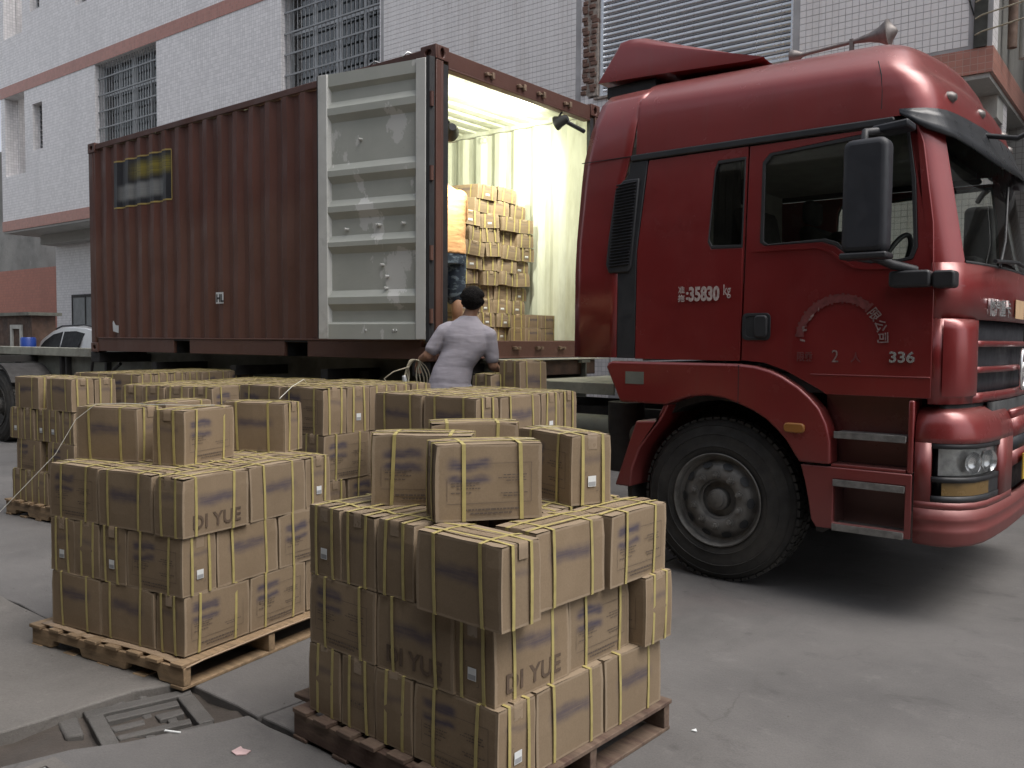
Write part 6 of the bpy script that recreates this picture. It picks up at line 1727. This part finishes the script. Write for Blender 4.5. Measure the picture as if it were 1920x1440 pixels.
def remesh(o, vox, it=6, disp=0.0, dsize=.1):
    r_ = o.modifiers.new("remesh", 'REMESH'); r_.mode = 'VOXEL'; r_.voxel_size = vox; r_.use_smooth_shade = True
    s_ = o.modifiers.new("smooth", 'SMOOTH'); s_.iterations = it; s_.factor = .5
    if disp:
        tx = bpy.data.textures.new("folds", 'CLOUDS'); tx.noise_scale = dsize; tx.noise_depth = 2
        d = o.modifiers.new("folds", 'DISPLACE'); d.texture = tx; d.strength = disp; d.mid_level = .5; d.texture_coords = 'LOCAL'
def hand(mb, wrist, dirv, palm_n, s=1.0, curl=.6, side=1):
    """palm and five fingers: dirv points along the fingers, palm_n out of the palm"""
    d, nrm = Vector(dirv).normalized(), Vector(palm_n).normalized(); r_ = d.cross(nrm).normalized()
    w0 = Vector(wrist)
    join(mb, ellip(w0 + d * .045 * s, .042 * s, .05 * s, .017 * s, r_, d))
    for k, (off, ln) in enumerate(((-.030, .066), (-.010, .076), (.010, .071), (.029, .056))):
        b = w0 + d * .085 * s + r_ * off * s
        pts, a, dd = [tuple(b)], 0.0, d.copy()
        for q in range(3):
            a += curl; dd = d * math.cos(a) + nrm * math.sin(a); b = b + dd * (ln * s / 2.6); pts.append(tuple(b))
        limb(mb, pts, [.0095 * s, .009 * s, .0085 * s, .0075 * s], 8)
    t0 = w0 + d * .025 * s + r_ * (-.034 * side) * s
    t1 = t0 + (d * .6 - r_ * .6 * side + nrm * .5).normalized() * .035 * s; t2 = t1 + (d * .7 + nrm * .7).normalized() * .03 * s
    limb(mb, [tuple(t0), tuple(t1), tuple(t2)], [.014 * s, .011 * s, .009 * s], 8)
    return mb
def head(mb, c, fwd, up, s=1.0):
    f, u = Vector(fwd).normalized(), Vector(up).normalized(); r_ = f.cross(u).normalized(); u = r_.cross(f)
    c = Vector(c)
    join(mb, ellip(c + u * .02 * s, .075 * s, .095 * s, .10 * s, r_, f))
    join(mb, ellip(c + f * .03 * s - u * .055 * s, .056 * s, .062 * s, .062 * s, r_, f))
    limb(mb, [tuple(c + f * .09 * s + u * .01 * s), tuple(c + f * .112 * s - u * .022 * s)], [.010 * s, .015 * s], 8)      # nose
    for sd in (1, -1):
        join(mb, ellip(c + r_ * .078 * s * sd - f * .005 * s - u * .005 * s, .011 * s, .022 * s, .032 * s, r_, f))       # ears
        join(mb, ellip(c + f * .085 * s + r_ * .031 * s * sd + u * .018 * s, .02 * s, .012 * s, .010 * s, r_, f))        # brows
    join(mb, ellip(c + f * .083 * s - u * .055 * s, .024 * s, .012 * s, .009 * s, r_, f))                                  # mouth
    return mb
def face_bits(t, c, fwd, up, s=1.0):
    f, u = Vector(fwd).normalized(), Vector(up).normalized(); r_ = f.cross(u).normalized(); u = r_.cross(f); c = Vector(c)
    m = MB()
    for sd in (1, -1): join(m, ellip(c + f * .089 * s + r_ * .030 * s * sd + u * .004 * s, .012 * s, .008 * s, .006 * s, r_, f))
    build("eyes", m, "hair", t, smooth=180)

VR = Vector((.777, .629, 0))          # to the right as this man's back is seen
VF = Vector((-.629, .777, 0))         # the way he faces
mn = thing("person", (.33, .02, .38), "man in grey shirt seen from behind, reaching up to the container, cable in hand", "person")
lean = VR * .0
NK = Vector((.343, .035, 1.765)); HD = Vector((.36, .065, 1.885))
PEL = Vector((.235, -.075, 1.20)); CH_ = Vector((.325, .015, 1.56))
SL, SR = Vector((.185, -.085, 1.645)), Vector((.465, .14, 1.615))
EL, WL = Vector((.075, -.165, 1.455)), Vector((-.03, -.13, 1.425))
ER, WR = Vector((.485, .175, 1.375)), Vector((.42, .33, 1.33))
body = MB()
head(body, HD, VF * .8 + Vector((-.35, 0, .35)), (.15, -.2, 1))
limb(body, [tuple(CH_ + Vector((0, 0, .1))), tuple(NK), tuple(HD - Vector((0, 0, .05)))], [.07, .056, .054])
limb(body, [tuple(SL), tuple(EL), tuple(WL)], [.052, .042, .030])
limb(body, [tuple(SR), tuple(ER), tuple(WR)], [.052, .042, .030])
hand(body, WL, WL - EL + Vector((0, 0, -.06)), VF * .3 + Vector((.2, 0, -.6)), 1.0, .75, -1)
hand(body, WR, WR - ER, Vector((0, 0, -1)), 1.0, .5, 1)
HL, HR = PEL - VR * .095, PEL + VR * .095
KL, KR = HL + VF * .07 + Vector((0, 0, -.40)), HR + VF * .03 + Vector((0, 0, -.40))
AL, AR = Vector((HL.x, HL.y, .46)) - VF * .02, Vector((HR.x, HR.y, .46)) - VF * .06
limb(body, [tuple(HL), tuple(KL), tuple(AL)], [.085, .055, .042]); limb(body, [tuple(HR), tuple(KR), tuple(AR)], [.085, .055, .042])
join(body, rings([(PEL + Vector((0, 0, -.08)), .15, .11, VF), (PEL + Vector((0, 0, .1)), .14, .10, VF), (CH_, .155, .105, VF), (CH_ + Vector((0, 0, .12)), .14, .08, VF)], VR))
bo = build("body", body, "skin", mn, fix=False); remesh(bo, .008, 5)
for A in (AL, AR):
    sh_ = MB(); join(sh_, ellip(A + VF * .055 + Vector((0, 0, -.045)), .048, .14, .042, VR, VF)); so_ = build("shoe", sh_, "black_plastic", mn, smooth=180)
hair = ellip(HD + Vector((.012, -.018, .035)), .088, .105, .105, VR, VF)
rr_ = random.Random(3)
for _ in range(70):
    a, b = rr_.uniform(0, 6.28), rr_.uniform(-.5, 1.4)
    dv = (VR * (math.cos(a) * math.cos(b)) + VF * (math.sin(a) * math.cos(b)) + Vector((0, 0, math.sin(b)))).normalized()
    if dv.dot(VF) > .55 and dv.z < .5: continue
    c = HD + Vector((.012, -.018, .035)) + dv * .088
    join(hair, ellip(c, .024, .016, .024, dv.orthogonal(), dv, 8, 6))
ho = build("hair", hair, "hair", mn, fix=False); remesh(ho, .006, 2)
face_bits(mn, HD, VF * .8 + Vector((-.35, 0, .35)), (.15, -.2, 1))
D = Vector((0, 0, 1))
tors = rings([(PEL + D * -.05 - VF * .01, .178, .128, VF), (PEL + D * .04, .172, .125, VF), (PEL + D * .16 + VR * .03, .162, .116, VF), (CH_ - D * .05, .185, .125, VF), (CH_ + D * .05, .190, .122, VF),
              (CH_ + D * .11 + VR * .003, .172, .105, VF), (CH_ + D * .165 + VR * .006, .125, .086, VF), (NK + D * .012, .068, .066, VF)], VR)
limb(tors, [tuple(SL + VR * .05 + D * .02), tuple(SL + D * .0), tuple(SL * .62 + EL * .38), tuple(SL * .28 + EL * .72)], [.075, .072, .067, .060])
limb(tors, [tuple(SR - VR * .05 + D * .02), tuple(SR), tuple(SR * .62 + ER * .38), tuple(SR * .28 + ER * .72)], [.075, .072, .067, .060])
so_ = build("shirt", tors, "shirt_grey", mn, fix=False); remesh(so_, .009, 8, .010, .16)
tro = rings([(PEL - D * .13, .172, .122, VF), (PEL - D * .02, .174, .125, VF), (PEL + D * .05, .160, .112, VF)], VR)
for H, K, A in ((HL, KL, AL), (HR, KR, AR)): limb(tro, [tuple(H - D * .02), tuple(K), tuple(A + D * .02)], [.098, .075, .066])
to_ = build("trousers", tro, "trousers_grey", mn, fix=False); remesh(to_, .011, 5, .016, .09)
# what he stands on: a little pile of empty pallets
for k in range(3):
    pp_ = pallet("pallet", .82, -.42, R(6), .9, .75, "one of the empty pallets piled under the man's feet", "pallet_wood_old", .127, notched=False, group="empty pallets under the man")
    for ch in [pp_]: ch.location.z = k * .1275
# cable he is holding
cb = thing("coiled_cable", (-.06, -.17, 1.3), "loose coil of grey cable with a plug hanging from the man's hand", "cable")
cm = MB()
for q in range(5):
    pts = []
    for k in range(25):
        a = 2 * math.pi * k / 24
        pts.append((-.06 + (.05 + .018 * q) * math.sin(a) * .8 + .012 * q - .03, -.17 + (.03 + .01 * q) * math.sin(a) * .6 + .015 * math.sin(3 * a + q), 1.29 + (.13 + .012 * q) * math.cos(a) - .012 * q))
    cm.tube(pts, .0055, 6, cap=False)
cm.tube([(-.1, -.2, 1.36), (-.2, -.28, 1.32), (-.27, -.32, 1.26), (-.22, -.3, 1.19), (-.15, -.25, 1.15)], .0055, 6)
build("loops", cm, "bar_pale", cb, smooth=60)
build("plug", MB().cyl((-.12, -.23, 1.235), (-.125, -.235, 1.29), .022, .016, n=12).box(-.155, -.095, -.26, -.20, 1.14, 1.235), "window_frame", cb, bevel=.008)

# man inside the container (partly behind the near post)
F2 = Vector((-.95, .25, 0)).normalized(); R2 = Vector((F2.y, -F2.x, 0))
b0 = Vector((-.53, .70, FLZ))
m2 = thing("person", tuple(b0), "man in orange shirt and dark patterned shorts standing inside the lit container", "person")
def Q(x, y, z): return b0 + R2 * x + F2 * y + Vector((0, 0, z))
body = MB()
head(body, Q(-.05, .10, 1.56), F2 * 1.0 + Vector((0, 0, -.2)), (0, 0, 1))
limb(body, [tuple(Q(0, .03, 1.36)), tuple(Q(-.02, .05, 1.44)), tuple(Q(-.04, .08, 1.52))], [.07, .056, .054])
ELb, WLb, ERb, WRb = Q(-.24, .22, 1.12), Q(-.16, .42, 1.16), Q(.25, .16, 1.10), Q(.20, .38, 1.12)
limb(body, [tuple(Q(-.18, .02, 1.34)), tuple(ELb), tuple(WLb)], [.055, .043, .030]); limb(body, [tuple(Q(.18, .02, 1.34)), tuple(ERb), tuple(WRb)], [.055, .043, .030])
hand(body, WLb, WLb - ELb, R2, 1, .4, -1); hand(body, WRb, WRb - ERb, -R2, 1, .4, 1)
join(body, rings([(Q(0, 0, .80), .15, .11, F2), (Q(0, 0, 1.0), .145, .10, F2), (Q(0, .01, 1.22), .165, .11, F2), (Q(0, .02, 1.36), .14, .085, F2)], R2))
for s_ in (-1, 1):
    limb(body, [tuple(Q(.095 * s_, 0, .82)), tuple(Q(.105 * s_, .03, .46)), tuple(Q(.11 * s_, -.03, .08))], [.085, .056, .040])
    e = ellip(Q(.105 * s_, -.02, .30), .055, .058, .12, R2, F2); join(body, e)
    join(body, ellip(Q(.11 * s_, .04, .04), .045, .125, .036, R2, F2))
bo = build("body", body, "skin", m2, fix=False); remesh(bo, .008, 5)
ho = build("hair", ellip(Q(-.05, .085, 1.60), .085, .10, .095, R2, F2), "hair", m2, smooth=180)
face_bits(m2, Q(-.05, .10, 1.56), F2 + Vector((0, 0, -.2)), (0, 0, 1))
sh2 = rings([(Q(0, 0, .80), .195, .135, F2), (Q(0, 0, .95), .185, .13, F2), (Q(0, .01, 1.15), .195, .13, F2), (Q(0, .02, 1.30), .205, .12, F2), (Q(0, .03, 1.38), .16, .09, F2), (Q(-.02, .05, 1.43), .07, .068, F2)], R2)
for s_, E_ in ((-1, ELb), (1, ERb)): limb(sh2, [tuple(Q(.15 * s_, .02, 1.33)), tuple(Q(.18 * s_, .02, 1.34).lerp(E_, .7))], [.08, .07])
so_ = build("shirt", sh2, "shirt_orange", m2, fix=False); remesh(so_, .010, 6, .008, .12)
sh3 = rings([(Q(0, 0, .70), .185, .13, F2), (Q(0, 0, .86), .178, .125, F2)], R2)
for s_ in (-1, 1): limb(sh3, [tuple(Q(.095 * s_, 0, .78)), tuple(Q(.108 * s_, .02, .42))], [.105, .098])
so_ = build("shorts", sh3, "shorts_navy", m2, fix=False); remesh(so_, .011, 4, .014, .09)
for s_ in (-1, 1): build("shoe", ellip(Q(.11 * s_, .045, .045), .05, .135, .043, R2, F2), "black_plastic", m2, smooth=180)

# person slouched in the far seat of the cab
d0 = Vector((2.72, 1.76, 0)); F3, R3 = Vector((1, 0, 0)), Vector((0, -1, 0))
m3 = thing("person", (2.72, 1.76, 1.93), "person in dark cap slouched in the far seat of the red cab", "person")
def Q3(x, y, z): return d0 + R3 * x + F3 * y + Vector((0, 0, z))
body = MB(); head(body, Q3(.02, .0, 2.33), Vector((.7, -.65, .1)), (0, 0, 1))
limb(body, [tuple(Q3(0, -.05, 2.10)), tuple(Q3(0, -.03, 2.26))], [.06, .054])
join(body, rings([(Q3(0, -.02, 1.99), .15, .11, F3), (Q3(0, -.06, 2.1), .15, .10, F3)], R3))
for s_ in (-1, 1):
    limb(body, [tuple(Q3(.18 * s_, -.04, 2.12)), tuple(Q3(.22 * s_, .12, 1.98)), tuple(Q3(.14 * s_, .33, 2.02))], [.05, .042, .032])
    hand(body, Q3(.14 * s_, .33, 2.02), Vector((1, -.2 * s_, -.2)), Vector((0, 0, -1)), 1, .5, s_)
    limb(body, [tuple(Q3(.10 * s_, .0, 2.0)), tuple(Q3(.13 * s_, .42, 2.02)), tuple(Q3(.13 * s_, .60, 1.62))], [.08, .058, .045])
    join(body, ellip(Q3(.13 * s_, .66, 1.53), .045, .12, .04, R3, F3))
bo = build("body", body, "skin", m3, fix=False); remesh(bo, .009, 5)
cp = MB(); cf_ = Vector((.7, -.65, .0)).normalized(); cr_ = Vector((.65, .7, 0))
join(cp, ellip(Q3(.02, -.01, 2.385), .088, .102, .070, cr_, cf_)); join(cp, ellip(Q3(.02, 0, 2.375) + cf_ * .10, .07, .07, .010, cr_, cf_))
build("cap", cp, "black_plastic", m3, smooth=180)
sh4 = rings([(Q3(0, -.0, 1.95), .18, .13, F3), (Q3(0, -.05, 2.08), .19, .12, F3), (Q3(0, -.05, 2.18), .10, .08, F3)], R3)
for s_ in (-1, 1): limb(sh4, [tuple(Q3(.15 * s_, -.04, 2.12)), tuple(Q3(.21 * s_, .08, 2.01))], [.07, .06])
so_ = build("shirt", sh4, "seat_fabric", m3, fix=False); remesh(so_, .011, 5)
tr3 = MB()
for s_ in (-1, 1): limb(tr3, [tuple(Q3(.10 * s_, .0, 2.0)), tuple(Q3(.13 * s_, .42, 2.02)), tuple(Q3(.13 * s_, .59, 1.66))], [.092, .07, .06])
so_ = build("trousers", tr3, "visor_plastic", m3, fix=False); remesh(so_, .012, 4)
face_bits(m3, Q3(.02, .0, 2.33), Vector((.7, -.65, .1)), (0, 0, 1))

# ------------------------------------------------------------------ white car behind the trailer
sv = thing("parked_car", (-14.2, 3.85, 0), "white hatchback with dark side windows parked behind the trailer at the left", "car")
def SV(name, mb, mat, parent=None, **kw): return build(name, mb, mat, parent or sv, **kw)
prof = [(-16.45, .45), (-16.5, .75), (-16.4, .98), (-16.1, 1.12), (-15.45, 1.22), (-15.2, 1.32), (-14.85, 1.58), (-14.5, 1.73), (-14.05, 1.805), (-13.6, 1.82), (-13.0, 1.79), (-12.55, 1.73), (-12.42, 1.68), (-12.28, 1.35), (-12.2, 1.0), (-12.22, .6), (-12.3, .42)]
def wrow(y, k, inz): return [(-14.35 + (x + 14.35) * (1 - .02 * k), y, z - (inz * max(0, z - 1.2))) for x, z in prof]
ysv = [(2.98, 1.0, .06), (3.0, .5, .02), (3.08, .2, 0), (3.4, 0, -.02), (3.85, 0, -.03), (4.3, 0, -.02), (4.62, .2, 0), (4.70, .5, .02), (4.72, 1, .06)]
m = MB().grid([[(x, y + (.30 * max(0, z - 1.15) if y < 3.85 else -.30 * max(0, z - 1.15)) * (1 if abs(y - 3.85) > .6 else .3), z) for x, y_, z in wrow(y, k, iz)] for y, k, iz in ysv])
n_ = len(prof)
m.f.append(tuple(range(n_))); m.f.append(tuple(len(m.v) - n_ + k for k in range(n_)))
SV("body", m, "suv_white", smooth=40)
for s_ in (0, 1):
    yy = lambda z: (2.98 + .30 * max(0, z - 1.15) - .006) if not s_ else (4.72 - .30 * max(0, z - 1.15) + .006)
    for k, poly in enumerate(([(-15.05, 1.22), (-14.75, 1.50), (-14.42, 1.64), (-14.0, 1.70), (-13.96, 1.22)], [(-13.9, 1.22), (-13.93, 1.70), (-13.4, 1.71), (-12.98, 1.66), (-13.18, 1.25)])):
        mm = MB().prism(poly, 0, 1, 'y'); mm.v = [(x, yy(z) + (.004 * y if not s_ else -.004 * y), z) for x, y, z in mm.v]
        SV("side_window", mm, "car_window")
    for x in (-15.55, -13.05):
        wt = SV("wheel", MB().lathe([(.20, 0), (.30, -.01), (.33, .03), (.33, .18), (.30, .21), (.2, .2)], (x, 2.97 if not s_ else 4.52, .33), 'y', 32), "tyre", smooth=40)
        SV("rim", MB().lathe([(.205, .0), (.19, .02), (.05, .01), (0, .0)], (x, 2.97 if not s_ else 4.72, .33), 'y', 24), "rim", wt, smooth=40)
SV("rear_window", MB().quad((-12.42, 3.3, 1.66), (-12.25, 3.25, 1.27), (-12.25, 4.45, 1.27), (-12.42, 4.4, 1.66)), "car_window")
for y in (3.22, 4.48): SV("roof_rail", MB().tube([(-14.5, y, 1.76), (-14.2, y, 1.82), (-13.2, y, 1.84), (-12.75, y, 1.79)], .018, 6), "black_plastic", smooth=60)
SV("tail_lamp", MB().box(-12.40, -12.22, 3.02, 3.12, 1.05, 1.42), "truck_red", bevel=.02)
print("cartons", COUNT[0], "objects", len(bpy.data.objects))
